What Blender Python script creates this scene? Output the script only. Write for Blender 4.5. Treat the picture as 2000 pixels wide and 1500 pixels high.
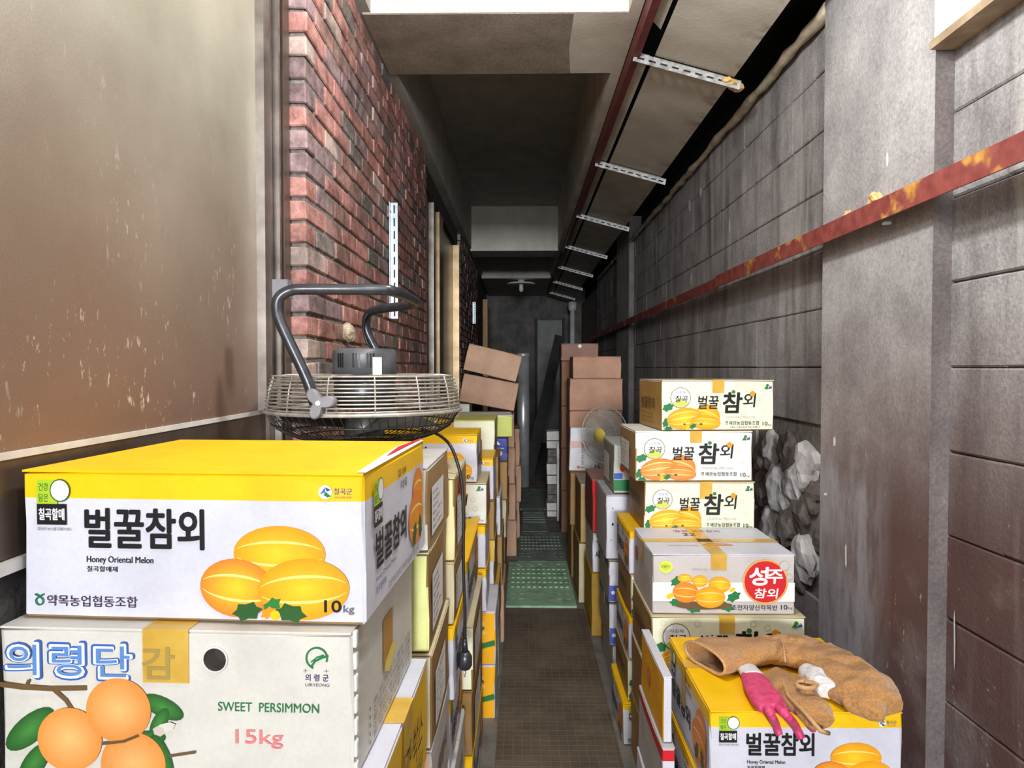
import bpy, bmesh, math, random
from mathutils import Vector, Matrix, noise

# ------------------------------------------------------------------ scene, camera, light
scene = bpy.context.scene
for o in list(bpy.data.objects):
    bpy.data.objects.remove(o)
COL = scene.collection
R = math.radians
F_PX = 1330.0
CAM_H = 1.40
cam_data = bpy.data.cameras.new('camera')
cam_data.sensor_width = 36.0
cam_data.lens = F_PX / 2000 * 36.0
cam_data.clip_start = 0.02
cam = bpy.data.objects.new('camera', cam_data)
cam.location = (0, 0, CAM_H)
cam.rotation_euler = (R(90 - 1.38), 0, R(0.86))
COL.objects.link(cam)
scene.camera = cam

vs = scene.view_settings
vs.view_transform = 'Standard'
vs.look = 'None'
vs.gamma = 1.0
vs.use_curve_mapping = False
vs.exposure = 0.0

world = bpy.data.worlds.new('world')
scene.world = world
world.use_nodes = True
bg = world.node_tree.nodes['Background']
bg.inputs[0].default_value = (0.86, 0.93, 1.0, 1)
bg.inputs[1].default_value = 0.9


def area_light(name, loc, rot, sx, sy, power, color):
    ld = bpy.data.lights.new(name, 'AREA')
    ld.shape = 'RECTANGLE'
    ld.size = sx
    ld.size_y = sy
    ld.energy = power
    ld.color = color
    lo = bpy.data.objects.new(name, ld)
    lo.location = loc
    lo.rotation_euler = rot
    COL.objects.link(lo)
    return lo


# two ceiling bulbs of the front bay (above the frame) and an added fill light far behind the photographer, evening out the falloff
for k, (lx, ly, lz) in enumerate(((0.0, 0.5, 2.35), (0.14, 1.48, 2.55))):
    pd = bpy.data.lights.new('ceiling_bulb', 'POINT')
    pd.energy = (28.0, 58.0)[k]
    pd.shadow_soft_size = 0.07
    pd.color = (1.0, 0.995, 0.985)
    po = bpy.data.objects.new('ceiling_bulb', pd)
    po.location = (lx, ly, lz)
    COL.objects.link(po)
area_light('rear_fill_light', (0.15, -9.0, 2.5), (R(88), 0, 0), 1.8, 1.0, 1080.0, (0.985, 0.992, 1.0))

random.seed(7)

# ------------------------------------------------------------------ pixel helpers (2000 x 1500 frame)
CAM_M = cam.rotation_euler.to_matrix()


def ray(u, v):
    return CAM_M @ Vector(((u - 1000) / F_PX, (750 - v) / F_PX, -1.0))


def on_y(u, v, y):
    d = ray(u, v)
    t = y / d.y
    return Vector((d.x * t, y, CAM_H + d.z * t))


def on_x(u, v, x):
    d = ray(u, v)
    t = x / d.x
    return Vector((x, d.y * t, CAM_H + d.z * t))


def on_z(u, v, z):
    d = ray(u, v)
    t = (z - CAM_H) / d.z
    return Vector((d.x * t, d.y * t, z))


# ------------------------------------------------------------------ colour and materials
def lin(c):
    return c / 12.92 if c <= 0.04045 else ((c + 0.055) / 1.055) ** 2.4


def rgb(r, g, b):
    return (lin(r / 255), lin(g / 255), lin(b / 255), 1.0)


MATS = {}


class NT:
    def __init__(self, name, rough=0.6, metal=0.0, spec=0.5):
        self.m = bpy.data.materials.new(name)
        self.m.use_nodes = True
        self.t = self.m.node_tree
        self.b = self.t.nodes['Principled BSDF']
        self.b.inputs['Roughness'].default_value = rough
        self.b.inputs['Metallic'].default_value = metal
        self.b.inputs['Specular IOR Level'].default_value = spec
        MATS[name] = self.m

    def n(self, kind, **kw):
        nd = self.t.nodes.new(kind)
        for k, v in kw.items():
            if hasattr(nd, k):
                setattr(nd, k, v)
            else:
                nd.inputs[k].default_value = v
        return nd

    def l(self, a, b):
        self.t.links.new(a, b)

    def coords(self, scale=(1, 1, 1), kind='Object'):
        tc = self.n('ShaderNodeTexCoord')
        mp = self.n('ShaderNodeMapping')
        mp.inputs['Scale'].default_value = scale
        self.l(tc.outputs[kind], mp.inputs['Vector'])
        return mp.outputs['Vector']

    def world(self, scale=(1, 1, 1)):
        g = self.n('ShaderNodeNewGeometry')
        mp = self.n('ShaderNodeMapping')
        mp.inputs['Scale'].default_value = scale
        self.l(g.outputs['Position'], mp.inputs['Vector'])
        return mp.outputs['Vector']

    def noise(self, vec, scale, detail=4, rough=0.55):
        nd = self.n('ShaderNodeTexNoise')
        nd.inputs['Scale'].default_value = scale
        nd.inputs['Detail'].default_value = detail
        nd.inputs['Roughness'].default_value = rough
        self.l(vec, nd.inputs['Vector'])
        return nd.outputs['Fac']

    def ramp(self, fac, stops):
        nd = self.n('ShaderNodeValToRGB')
        el = nd.color_ramp.elements
        while len(el) < len(stops):
            el.new(0.5)
        for e, (p, c) in zip(el, stops):
            e.position = p
            e.color = c if len(c) == 4 else (*c, 1)
        self.l(fac, nd.inputs['Fac'])
        return nd.outputs['Color']

    def mix(self, a, b, fac, mode='MIX'):
        nd = self.n('ShaderNodeMix')
        nd.data_type = 'RGBA'
        nd.blend_type = mode
        for s, i in ((fac, 0), (a, 6), (b, 7)):
            if hasattr(s, 'links'):
                self.l(s, nd.inputs[i])
            else:
                nd.inputs[i].default_value = s
        return nd.outputs[2]

    def math(self, op, a, b=0.0, clamp=False):
        nd = self.n('ShaderNodeMath')
        nd.operation = op
        nd.use_clamp = clamp
        for s, i in ((a, 0), (b, 1)):
            if hasattr(s, 'links'):
                self.l(s, nd.inputs[i])
            else:
                nd.inputs[i].default_value = s
        return nd.outputs[0]

    def color(self, c):
        if hasattr(c, 'links'):
            self.l(c, self.b.inputs['Base Color'])
        else:
            self.b.inputs['Base Color'].default_value = c
        return self

    def bump(self, h, strength=0.4, dist=0.01):
        nd = self.n('ShaderNodeBump')
        nd.inputs['Strength'].default_value = strength
        nd.inputs['Distance'].default_value = dist
        self.l(h, nd.inputs['Height'])
        self.l(nd.outputs['Normal'], self.b.inputs['Normal'])
        return self

    def rough(self, s):
        self.l(s, self.b.inputs['Roughness'])
        return self


def grey(v):
    return (v, v, v, 1)


def make_materials():
    # printed board: colour comes from the print, plus faint scuffs
    t = NT('card', 0.48, 0, 0.35)
    at = t.n('ShaderNodeAttribute', attribute_name='Col')
    w = t.coords()
    n1 = t.ramp(t.noise(w, 9, 5), [(0.3, grey(0.86)), (0.6, grey(1.0))])
    n2 = t.ramp(t.noise(w, 160, 2), [(0.3, grey(0.94)), (0.7, grey(1.0))])
    t.color(t.mix(t.mix(at.outputs['Color'], n1, 1.0, 'MULTIPLY'), n2, 1.0, 'MULTIPLY'))
    t.bump(t.noise(t.coords((1, 1, 0.25)), 40, 2), 0.12, 0.004)

    t = NT('kraft', 0.75, 0, 0.25)
    at = t.n('ShaderNodeAttribute', attribute_name='Col')
    w = t.coords()
    n1 = t.ramp(t.noise(w, 7, 5), [(0.28, grey(0.78)), (0.65, grey(1.05))])
    n2 = t.ramp(t.noise(w, 260, 2), [(0.3, grey(0.82)), (0.7, grey(1.06))])
    t.color(t.mix(t.mix(at.outputs['Color'], n1, 1.0, 'MULTIPLY'), n2, 1.0, 'MULTIPLY'))
    t.bump(t.noise(t.coords((1, 1, 0.2)), 60, 2), 0.15, 0.004)

    t = NT('tape', 0.25, 0, 0.5)
    w = t.coords()
    t.color(t.ramp(t.noise(w, 14, 4), [(0.3, rgb(205, 160, 58)), (0.7, rgb(233, 192, 84))]))
    t.b.inputs['Alpha'].default_value = 0.86

    # concrete families
    def concrete(name, dark, lite, streak=0.5, bump=0.35, sc=6):
        t = NT(name, 0.85, 0, 0.25)
        w = t.world()
        base = t.ramp(t.noise(w, sc, 6, 0.65), [(0.3, dark), (0.72, lite)])
        fine = t.ramp(t.noise(w, 110, 4, 0.7), [(0.3, grey(0.58)), (0.7, grey(1.2))])
        c = t.mix(base, fine, 0.75, 'MULTIPLY')
        st = t.ramp(t.noise(t.world((4.5, 4.5, 0.55)), 1.5, 6, 0.62), [(0.34, grey(0.42)), (0.58, grey(1.05))])
        c = t.mix(c, st, streak, 'MULTIPLY')
        t.color(c)
        t.bump(t.noise(w, 90, 5, 0.7), bump, 0.006)
        return t, c, w

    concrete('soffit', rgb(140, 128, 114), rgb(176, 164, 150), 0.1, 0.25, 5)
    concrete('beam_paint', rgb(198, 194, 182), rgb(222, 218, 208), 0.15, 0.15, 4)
    concrete('slab', rgb(166, 163, 155), rgb(190, 187, 180), 0.15, 0.2, 4)
    concrete('mortar', rgb(104, 98, 94), rgb(160, 153, 146), 0.2, 0.9, 30)
    concrete('plain_wall', rgb(80, 78, 78), rgb(120, 117, 115), 0.4, 0.4, 5)

    # right wall: grey block, brown-red grime low and near, pale scuffs
    for nm, sc, bmp in (('block_face', 5, 0.55), ('pillar_face', 4, 0.3)):
        t, c, w = concrete(nm, rgb(150, 147, 148), rgb(200, 197, 197), 0.8 if nm == 'block_face' else 0.22, bmp, sc)
        sep = t.n('ShaderNodeSeparateXYZ')
        t.l(w, sep.inputs[0])
        low = t.math('MULTIPLY', t.math('SUBTRACT', 1.62, sep.outputs[2]), 1.5, True)
        near = t.math('MULTIPLY', t.math('SUBTRACT', 3.0, sep.outputs[1]), 1.0, True)
        nz = t.noise(w, 3.1, 5, 0.6)
        msk = t.math('MULTIPLY', t.math('MULTIPLY', low, near), t.math('MULTIPLY', t.math('SUBTRACT', nz, 0.16), 2.8, True), True)
        c = t.mix(c, t.mix(rgb(118, 84, 80), rgb(78, 60, 57), nz), t.math('MULTIPLY', msk, 0.95))
        chips = t.ramp(t.noise(t.world((1, 1, 0.55)), 42, 4, 0.7), [(0.66, grey(0)), (0.72, grey(1))])
        chipz = t.math('MULTIPLY', chips, t.math('ADD', t.math('MULTIPLY', low, 0.55), 0.12), True)
        c = t.mix(c, rgb(205, 198, 192), chipz)
        if nm == 'block_face':      # lime running down from the wall top
            eff = t.ramp(t.noise(t.world((4, 4, 0.35)), 2.0, 6, 0.65), [(0.56, grey(0)), (0.68, grey(0.7))])
            c = t.mix(c, rgb(198, 196, 190), t.math('MULTIPLY', eff, t.math('SUBTRACT', 1.0, t.math('MULTIPLY', low, 0.8))))
        moss = t.ramp(t.noise(t.world((3, 3, 0.35)), 1.3, 5, 0.6), [(0.62, grey(0)), (0.7, grey(0.55))])
        c = t.mix(c, rgb(88, 80, 58), moss)
        if nm == 'pillar_face':     # pale limewash smear low on the pier
            n2 = t.noise(t.world((1, 7, 1.6)), 2.4, 4, 0.6)
            top = t.math('MULTIPLY', t.math('SUBTRACT', t.math('ADD', 0.88, t.math('MULTIPLY', n2, 0.42)), sep.outputs[2]), 9.0, True)
            sidem = t.math('MULTIPLY', t.math('SUBTRACT', sep.outputs[1], 1.90), 6.0, True)
            patch = t.math('MULTIPLY', t.math('MULTIPLY', top, sidem), t.ramp(t.noise(t.world((1, 5, 1.4)), 3.3, 4, 0.6), [(0.36, grey(0.25)), (0.56, grey(0.9))]))
            c = t.mix(c, rgb(158, 158, 166), patch)
        t.color(c)
        t.rough(t.ramp(nz, [(0.3, grey(0.65)), (0.7, grey(0.9))]))

    concrete('pillar_side_shade', rgb(96, 88, 88), rgb(132, 124, 122), 0.4, 0.3, 5)  # darker copy of the pier concrete, shade of its near face put into the colour
    # bricks
    for nm, a, b in (('brick_red', rgb(158, 106, 98), rgb(204, 154, 146)), ('brick_brown', rgb(140, 106, 100), rgb(184, 146, 138)),
                     ('brick_plum', rgb(126, 104, 106), rgb(172, 148, 148)), ('brick_grey', rgb(108, 100, 98), rgb(160, 150, 144)),
                     ('brick_pale', rgb(174, 150, 142), rgb(208, 188, 178))):
        t = NT(nm, 0.85, 0, 0.2)
        w = t.world()
        c = t.ramp(t.noise(w, 22, 6, 0.7), [(0.3, a), (0.7, b)])
        soot = t.ramp(t.noise(w, 5.5, 4, 0.6), [(0.40, grey(0.42)), (0.62, grey(1))])
        c = t.mix(c, soot, 0.85, 'MULTIPLY')
        t.color(t.mix(c, rgb(186, 178, 170), t.ramp(t.noise(w, 48, 4, 0.7), [(0.62, grey(0)), (0.74, grey(0.6))])))
        t.bump(t.noise(w, 70, 5, 0.7), 0.7, 0.006)

    # dusty brown window film
    t = NT('film', 0.36, 0.1, 0.5)
    w = t.world()
    base = t.ramp(t.noise(w, 2.2, 5, 0.6), [(0.3, rgb(128, 122, 108)), (0.7, rgb(156, 150, 136))])
    sep = t.n('ShaderNodeSeparateXYZ')
    t.l(w, sep.inputs[0])
    low = t.math('MULTIPLY', t.math('SUBTRACT', 2.0, sep.outputs[2]), 1.3, True)
    nz = t.noise(w, 3.4, 5, 0.6)
    c = t.mix(base, t.mix(rgb(140, 92, 78), rgb(108, 84, 68), nz), t.math('MULTIPLY', low, 0.85))
    spots = t.ramp(t.noise(t.world((1, 1, 0.4)), 70, 3, 0.7), [(0.61, grey(0)), (0.67, grey(1))])
    band = t.ramp(t.noise(w, 6, 3), [(0.45, grey(0)), (0.62, grey(0.9))])
    c = t.mix(c, rgb(208, 200, 186), t.math('MULTIPLY', t.math('MULTIPLY', spots, band), low))
    grain = t.ramp(t.noise(w, 330, 2), [(0.25, grey(0.86)), (0.75, grey(1.1))])
    t.color(t.mix(c, grain, 1.0, 'MULTIPLY'))
    t.rough(t.ramp(nz, [(0.3, grey(0.3)), (0.75, grey(0.5))]))
    t.bump(t.noise(w, 220, 3), 0.1, 0.002)

    def simple(name, c1, c2, rough=0.5, metal=0.0, sc=20, bump=0.0, spec=0.5, obj=True):
        t = NT(name, rough, metal, spec)
        w = t.coords() if obj else t.world()
        nf = t.noise(w, sc, 5, 0.6)
        t.color(t.ramp(nf, [(0.3, c1), (0.7, c2)]))
        if bump:
            t.bump(nf, bump, 0.004)
        return t

    simple('aluminium', rgb(120, 112, 108), rgb(172, 164, 158), 0.35, 0.85, 9)
    simple('bronze', rgb(84, 70, 62), rgb(110, 96, 86), 0.4, 0.55, 9)
    simple('gold_alu', rgb(118, 100, 74), rgb(158, 138, 106), 0.32, 0.75, 9)
    simple('white_sill', rgb(190, 186, 180), rgb(225, 220, 214), 0.6, 0, 12)
    simple('brown_pane', rgb(104, 92, 70), rgb(128, 116, 90), 0.3, 0.0, 2)
    simple('lintel_dark', rgb(38, 32, 30), rgb(62, 54, 50), 0.8, 0, 10)
    simple('galvanised', rgb(140, 152, 160), rgb(186, 198, 206), 0.4, 0.55, 14)
    simple('galv_old', rgb(96, 96, 96), rgb(196, 198, 198), 0.5, 0.4, 26)
    simple('red_lead', rgb(96, 42, 40), rgb(124, 58, 54), 0.55, 0, 22, 0.2)
    t = NT('red_rail', 0.55, 0, 0.4)
    w = t.coords()
    c = t.ramp(t.noise(w, 22, 5), [(0.3, rgb(124, 56, 52)), (0.7, rgb(156, 84, 76))])
    rust = t.ramp(t.noise(w, 5.0, 4, 0.6), [(0.57, grey(0)), (0.63, grey(1))])
    c = t.mix(c, t.ramp(t.noise(w, 40, 4), [(0.3, rgb(178, 118, 52)), (0.7, rgb(214, 160, 84))]), rust)
    t.color(c)
    t.bump(t.noise(w, 60, 4), 0.2, 0.003)
    t = NT('roof_sheet', 0.75, 0, 0.25)
    w = t.world()
    c = t.ramp(t.noise(w, 2.6, 5, 0.6), [(0.3, rgb(184, 176, 158)), (0.7, rgb(222, 217, 206))])
    sep = t.n('ShaderNodeSeparateXYZ')
    t.l(w, sep.inputs[0])
    edge = t.math('MULTIPLY', t.math('SUBTRACT', sep.outputs[0], 0.80), 9.0, True)
    stain = t.math('MULTIPLY', edge, t.ramp(t.noise(w, 7, 5, 0.6), [(0.5, grey(0)), (0.6, grey(1))]))
    t.color(t.mix(c, rgb(134, 92, 44), t.math('MULTIPLY', stain, 0.8)))
    t.bump(t.noise(w, 60, 4), 0.2, 0.004)
    simple('shade_black', rgb(16, 15, 15), rgb(26, 24, 23), 0.9, 0, 8)
    simple('foam', rgb(196, 150, 74), rgb(236, 208, 150), 0.9, 0, 40, 0.8)
    simple('foam_grey', rgb(150, 140, 124), rgb(214, 200, 170), 0.9, 0, 16, 0.8)
    simple('white_board', rgb(222, 224, 214), rgb(238, 240, 232), 0.5, 0, 6)
    simple('wood_edge', rgb(140, 120, 92), rgb(176, 156, 126), 0.7, 0, 18, 0.2)
    simple('wood_frame', rgb(150, 118, 70), rgb(190, 154, 98), 0.6, 0, 18)
    simple('rubble_pale', rgb(190, 188, 190), rgb(240, 238, 240), 0.9, 0, 14, 0.9)
    simple('rubble_dark', rgb(92, 84, 82), rgb(140, 130, 126), 0.9, 0, 16, 0.9)
    simple('white_paint', rgb(225, 225, 225), rgb(240, 240, 240), 0.6, 0, 10)
    simple('gunmetal', rgb(56, 58, 64), rgb(80, 82, 88), 0.32, 0.6, 30)
    simple('motor_grey', rgb(86, 88, 92), rgb(106, 108, 112), 0.45, 0.3, 30)
    simple('knob_grey', rgb(110, 110, 116), rgb(132, 132, 138), 0.45, 0.1, 30)
    simple('wire_pale', rgb(150, 144, 134), rgb(206, 200, 190), 0.4, 0.5, 40)
    simple('wire_dark', rgb(44, 42, 40), rgb(70, 66, 62), 0.4, 0.6, 40)
    simple('black_plastic', rgb(24, 24, 26), rgb(36, 36, 38), 0.4, 0, 20)
    simple('fan_blade', rgb(60, 60, 60), rgb(92, 90, 86), 0.4, 0.4, 10)
    simple('guard_pale', rgb(170, 166, 156), rgb(206, 202, 192), 0.5, 0.1, 20)
    t = simple('blade_clear', rgb(150, 148, 146), rgb(176, 172, 168), 0.4, 0, 8)
    t.b.inputs['Alpha'].default_value = 0.55
    simple('hub_yellow', rgb(206, 182, 66), rgb(226, 206, 96), 0.5, 0, 20)
    simple('chrome', rgb(180, 182, 186), rgb(220, 222, 224), 0.3, 0.55, 6)
    simple('pvc', rgb(178, 180, 182), rgb(206, 208, 208), 0.4, 0, 8)
    simple('panel_grey', rgb(110, 112, 112), rgb(136, 138, 136), 0.7, 0, 5)
    simple('dark_thing', rgb(24, 23, 23), rgb(40, 38, 37), 0.7, 0, 9)
    simple('lamp_white', rgb(196, 198, 190), rgb(216, 218, 210), 0.5, 0, 9)
    simple('paper', rgb(196, 194, 190), rgb(226, 224, 220), 0.8, 0, 9)
    simple('pink_rubber', rgb(196, 48, 100), rgb(222, 82, 128), 0.55, 0, 60, 0.3)
    simple('white_knit', rgb(204, 202, 204), rgb(236, 234, 236), 0.95, 0, 120, 0.5)
    t = simple('tan_fleece', rgb(160, 112, 62), rgb(196, 146, 90), 1.0, 0, 170, 0.8, 0.1)
    t.b.inputs['Sheen Weight'].default_value = 0.35
    simple('tan_hem', rgb(176, 134, 92), rgb(206, 168, 126), 1.0, 0, 150, 0.4, 0.1)

    # floor and mats
    t = NT('floor_concrete', 0.8, 0, 0.3)
    w = t.world()
    t.color(t.ramp(t.noise(w, 5, 6, 0.65), [(0.3, rgb(88, 84, 80)), (0.7, rgb(140, 136, 128))]))
    t.bump(t.noise(w, 70, 4), 0.3, 0.004)
    t = NT('rubber_mat', 0.8, 0, 0.3)
    w = t.world()
    c = t.ramp(t.noise(w, 4, 6, 0.65), [(0.3, rgb(70, 60, 50)), (0.7, rgb(112, 100, 84))])
    ck = t.n('ShaderNodeTexBrick')
    ck.offset = 0.0
    ck.inputs['Scale'].default_value = 1.0
    ck.inputs['Brick Width'].default_value = 0.034
    ck.inputs['Row Height'].default_value = 0.034
    ck.inputs['Mortar Size'].default_value = 0.0035
    ck.inputs['Mortar Smooth'].default_value = 0.4
    t.l(w, ck.inputs['Vector'])
    t.color(t.mix(c, rgb(134, 124, 108), t.math('MULTIPLY', ck.outputs['Fac'], 0.22)))
    t.bump(t.math('ADD', ck.outputs['Fac'], t.math('MULTIPLY', t.noise(w, 90, 4), 0.4)), 0.5, 0.004)
    for nm, a, b in (('mat_green', rgb(134, 172, 142), rgb(166, 200, 170)), ('mat_dirty', rgb(98, 110, 102), rgb(134, 146, 136))):
        t = NT(nm, 0.6, 0, 0.4)
        w = t.world()
        c = t.ramp(t.noise(w, 9, 6, 0.6), [(0.3, a), (0.7, b)])
        t.color(t.mix(c, rgb(80, 78, 66), t.ramp(t.noise(w, 14, 5, 0.65), [(0.5, grey(0)), (0.75, grey(0.7))])))
        t.bump(t.noise(w, 120, 3), 0.2, 0.003)


make_materials()


# ------------------------------------------------------------------ mesh builder
class MB:
    def __init__(self):
        self.v, self.f, self.m, self.c, self.s = [], [], [], [], []
        self.mats = []

    def mi(self, name):
        if name not in self.mats:
            self.mats.append(name)
        return self.mats.index(name)

    def face(self, idx, mat, cols=None, smooth=False):
        self.f.append(idx)
        self.m.append(self.mi(mat))
        self.c.append(cols)
        self.s.append(smooth)

    def poly(self, pts, mat, col=None, smooth=False):
        b = len(self.v)
        self.v.extend([tuple(p) for p in pts])
        self.face(list(range(b, b + len(pts))), mat, None if col is None else [col] * len(pts), smooth)

    def box(self, x0, x1, y0, y1, z0, z1, mat, col=None, mtx=None):
        P = [Vector(p) for p in ((x0, y0, z0), (x1, y0, z0), (x1, y1, z0), (x0, y1, z0), (x0, y0, z1), (x1, y0, z1), (x1, y1, z1), (x0, y1, z1))]
        if mtx is not None:
            P = [mtx @ p for p in P]
        b = len(self.v)
        self.v.extend([tuple(p) for p in P])
        for q in ((0, 3, 2, 1), (4, 5, 6, 7), (0, 1, 5, 4), (1, 2, 6, 5), (2, 3, 7, 6), (3, 0, 4, 7)):
            self.face([b + i for i in q], mat, None if col is None else [col] * 4)

    def tube(self, pts, r, mat, n=8, closed=False, caps=True, smooth=True):
        pts = [Vector(p) for p in pts]
        k = len(pts)
        rs = r if isinstance(r, (list, tuple)) else [r] * k
        b = len(self.v)
        up = None
        for i, p in enumerate(pts):
            if closed:
                t = (pts[(i + 1) % k] - pts[i - 1]).normalized()
            else:
                t = (pts[min(i + 1, k - 1)] - pts[max(i - 1, 0)]).normalized()
            if up is None:
                up = Vector((0, 0, 1)) if abs(t.z) < 0.9 else Vector((1, 0, 0))
            a = (up - t * up.dot(t))
            if a.length < 1e-6:
                a = t.orthogonal()
            a.normalize()
            up = a
            c = t.cross(a)
            for j in range(n):
                an = 2 * math.pi * j / n
                self.v.append(tuple(p + a * (math.cos(an) * rs[i]) + c * (math.sin(an) * rs[i])))
        for i in range(k if closed else k - 1):
            i2 = (i + 1) % k
            for j in range(n):
                j2 = (j + 1) % n
                self.face([b + i * n + j, b + i * n + j2, b + i2 * n + j2, b + i2 * n + j], mat, None, smooth)
        if caps and not closed:
            self.face([b + j for j in range(n)][::-1], mat)
            self.face([b + (k - 1) * n + j for j in range(n)], mat)

    def lathe(self, prof, mat, n=24, mtx=None, smooth=True, cap=True):
        b = len(self.v)
        for (r, z) in prof:
            for j in range(n):
                an = 2 * math.pi * j / n
                p = Vector((r * math.cos(an), r * math.sin(an), z))
                self.v.append(tuple(mtx @ p if mtx is not None else p))
        for i in range(len(prof) - 1):
            for j in range(n):
                j2 = (j + 1) % n
                self.face([b + i * n + j, b + i * n + j2, b + (i + 1) * n + j2, b + (i + 1) * n + j], mat, None, smooth)
        if cap:
            self.face([b + j for j in range(n)][::-1], mat)
            self.face([b + (len(prof) - 1) * n + j for j in range(n)], mat)

    def mesh(self, name):
        me = bpy.data.meshes.new(name)
        me.from_pydata(self.v, [], self.f)
        for nm in self.mats:
            me.materials.append(MATS[nm])
        me.polygons.foreach_set('material_index', self.m)
        me.polygons.foreach_set('use_smooth', self.s)
        if any(c is not None for c in self.c):
            ca = me.color_attributes.new('Col', 'FLOAT_COLOR', 'CORNER')
            buf = []
            for idx, c in zip(self.f, self.c):
                for q in (c if c is not None else [(1, 1, 1, 1)] * len(idx)):
                    buf.extend(q)
            ca.data.foreach_set('color', buf)
        me.update()
        return me

    def build(self, name, parent=None, loc=None, rz=None):
        o = bpy.data.objects.new(name, self.mesh(name))
        COL.objects.link(o)
        if parent is not None:
            o.parent = parent
        if loc is not None:
            o.location = loc
        if rz is not None:
            o.rotation_euler = (0, 0, rz)
        return o


def obj(name, me, parent=None, loc=(0, 0, 0)):
    o = bpy.data.objects.new(name, me)
    COL.objects.link(o)
    o.parent = parent
    o.location = loc
    return o


def empty(name, loc=(0, 0, 0), rot=(0, 0, 0)):
    o = bpy.data.objects.new(name, None)
    o.empty_display_size = 0.05
    COL.objects.link(o)
    o.location = loc
    o.rotation_euler = rot
    return o


def tag(o, label=None, cat=None, group=None, kind=None):
    if label:
        o['label'] = label
    if cat:
        o['category'] = cat
    if group:
        o['group'] = group
    if kind:
        o['kind'] = kind
    return o


def struct(name, mb, label, cat='structure'):
    o = mb.build(name)
    return tag(o, label, cat, kind='structure')


def slab(name, x0, x1, y0, y1, z0, z1, mat, label, cat):
    m = MB()
    m.box(x0, x1, y0, y1, z0, z1, mat)
    return struct(name, m, label, cat)


def bevel_box_mesh(name, sx, sy, sz, mat, bev=0.003, jit=0.0, seed=0, segs=1):
    rnd = random.Random(seed)
    bm = bmesh.new()
    bmesh.ops.create_cube(bm, size=1.0)
    for v in bm.verts:
        v.co = Vector((v.co.x * sx, v.co.y * sy, v.co.z * sz)) + Vector((rnd.uniform(-jit, jit), rnd.uniform(-jit, jit), rnd.uniform(-jit, jit)))
    bmesh.ops.bevel(bm, geom=list(bm.edges), offset=bev, segments=segs, affect='EDGES', profile=0.6)
    me = bpy.data.meshes.new(name)
    bm.to_mesh(me)
    bm.free()
    me.materials.append(MATS[mat])
    return me


def slotted_plate(mb, L, W, T, pitch, slot_l, slot_w, mat, mtx):
    """flat bar along local x from 0 to L, width along y, real slots through it"""
    xs = [0.0]
    holes = []
    n = int(L / pitch)
    off = (L - n * pitch) / 2
    for i in range(n):
        c = off + (i + 0.5) * pitch
        xs += [c - slot_l / 2, c + slot_l / 2]
        holes.append((c - slot_l / 2, c + slot_l / 2))
    xs.append(L)
    ys = [-W / 2, -slot_w / 2, slot_w / 2, W / 2]
    for i in range(len(xs) - 1):
        for j in range(3):
            if j == 1 and i % 2 == 1:
                continue
            mb.box(xs[i], xs[i + 1], ys[j], ys[j + 1], 0, T, mat, None, mtx)


# ------------------------------------------------------------------ the passage itself
BRX = -0.625      # brick face
WNX = -0.70       # window film plane
RWX = 1.08        # block wall face
PLX = 1.032       # pillar face
Y_BACK = 12.6

slab('floor', -0.9, 1.4, -1.6, Y_BACK + 0.1, -0.1, 0, 'floor_concrete', 'grey worn concrete floor of the narrow passage', 'floor')
slab('wall_back', -0.9, 1.4, Y_BACK, Y_BACK + 0.1, 0, 3.4, 'plain_wall', 'dark wall closing the far end of the passage', 'wall')
slab('wall_left_upper', -0.95, -0.588, 1.98, Y_BACK, 2.775, 3.4, 'slab', 'grey concrete band above the brick wall', 'wall')
slab('wall_left_lower', -0.95, -0.715, -1.6, 1.98, 0, 1.12, 'plain_wall', 'rough dark wall below the brown window', 'wall')
slab('wall_left_top', -0.95, -0.70, -1.6, 1.98, 3.0, 3.4, 'slab', 'concrete wall above the brown window', 'wall')
slab('ceiling_near', -0.95, 0.41, -1.6, 2.67, 3.3, 3.4, 'beam_paint', 'pale painted ceiling before the first beam', 'ceiling')
slab('ceiling_middle', -0.60, 0.42, 3.21, 7.9, 3.26, 3.4, 'slab', 'grey recessed ceiling between the two beams', 'ceiling')
slab('ceiling_far', -0.60, 0.42, 8.35, 10.1, 3.2, 3.4, 'slab', 'dark ceiling behind the second beam', 'ceiling')
slab('ceiling_end', -0.60, 0.42, 10.1, Y_BACK, 2.72, 3.4, 'slab', 'low dark ceiling at the far end of the passage', 'ceiling')
m = MB()
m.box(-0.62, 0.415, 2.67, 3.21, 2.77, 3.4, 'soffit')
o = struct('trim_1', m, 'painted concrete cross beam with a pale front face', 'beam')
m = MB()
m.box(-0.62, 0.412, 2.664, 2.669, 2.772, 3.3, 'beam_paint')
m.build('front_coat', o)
m = MB()
m.poly([(0.20, 2.67, 2.7688), (0.412, 2.67, 2.7688), (0.412, 3.205, 2.7688), (0.222, 3.205, 2.7688), (0.20, 2.95, 2.7688)][::-1], 'roof_sheet')
m.build('plaster_patch', o)
m = MB()
m.box(-0.60, 0.415, 7.9, 8.35, 2.75, 3.4, 'beam_paint')
struct('trim_2', m, 'second pale cross beam deeper in the passage', 'beam')
m = MB()
m.box(0.41, 0.457, -1.6, Y_BACK, 2.768, 3.4, 'roof_sheet')
struct('trim_3', m, 'narrow grey concrete edge beam beside the red angle', 'beam')
slab('sky_light_blocker', 0.457, 1.6, -1.6, Y_BACK, 2.86, 2.95, 'shade_black', 'added black slab blocking sky light above the lean-to sheets', 'ceiling')  # added slab, keeps world light out of the gap beside the sheets
slab('gap_shade_panel', 1.16, 1.4, -1.6, Y_BACK, 2.5, 2.86, 'shade_black', 'added black panel standing for the shade above the block wall', 'wall')  # black backing, darkness of the gap put into the colour

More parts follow.
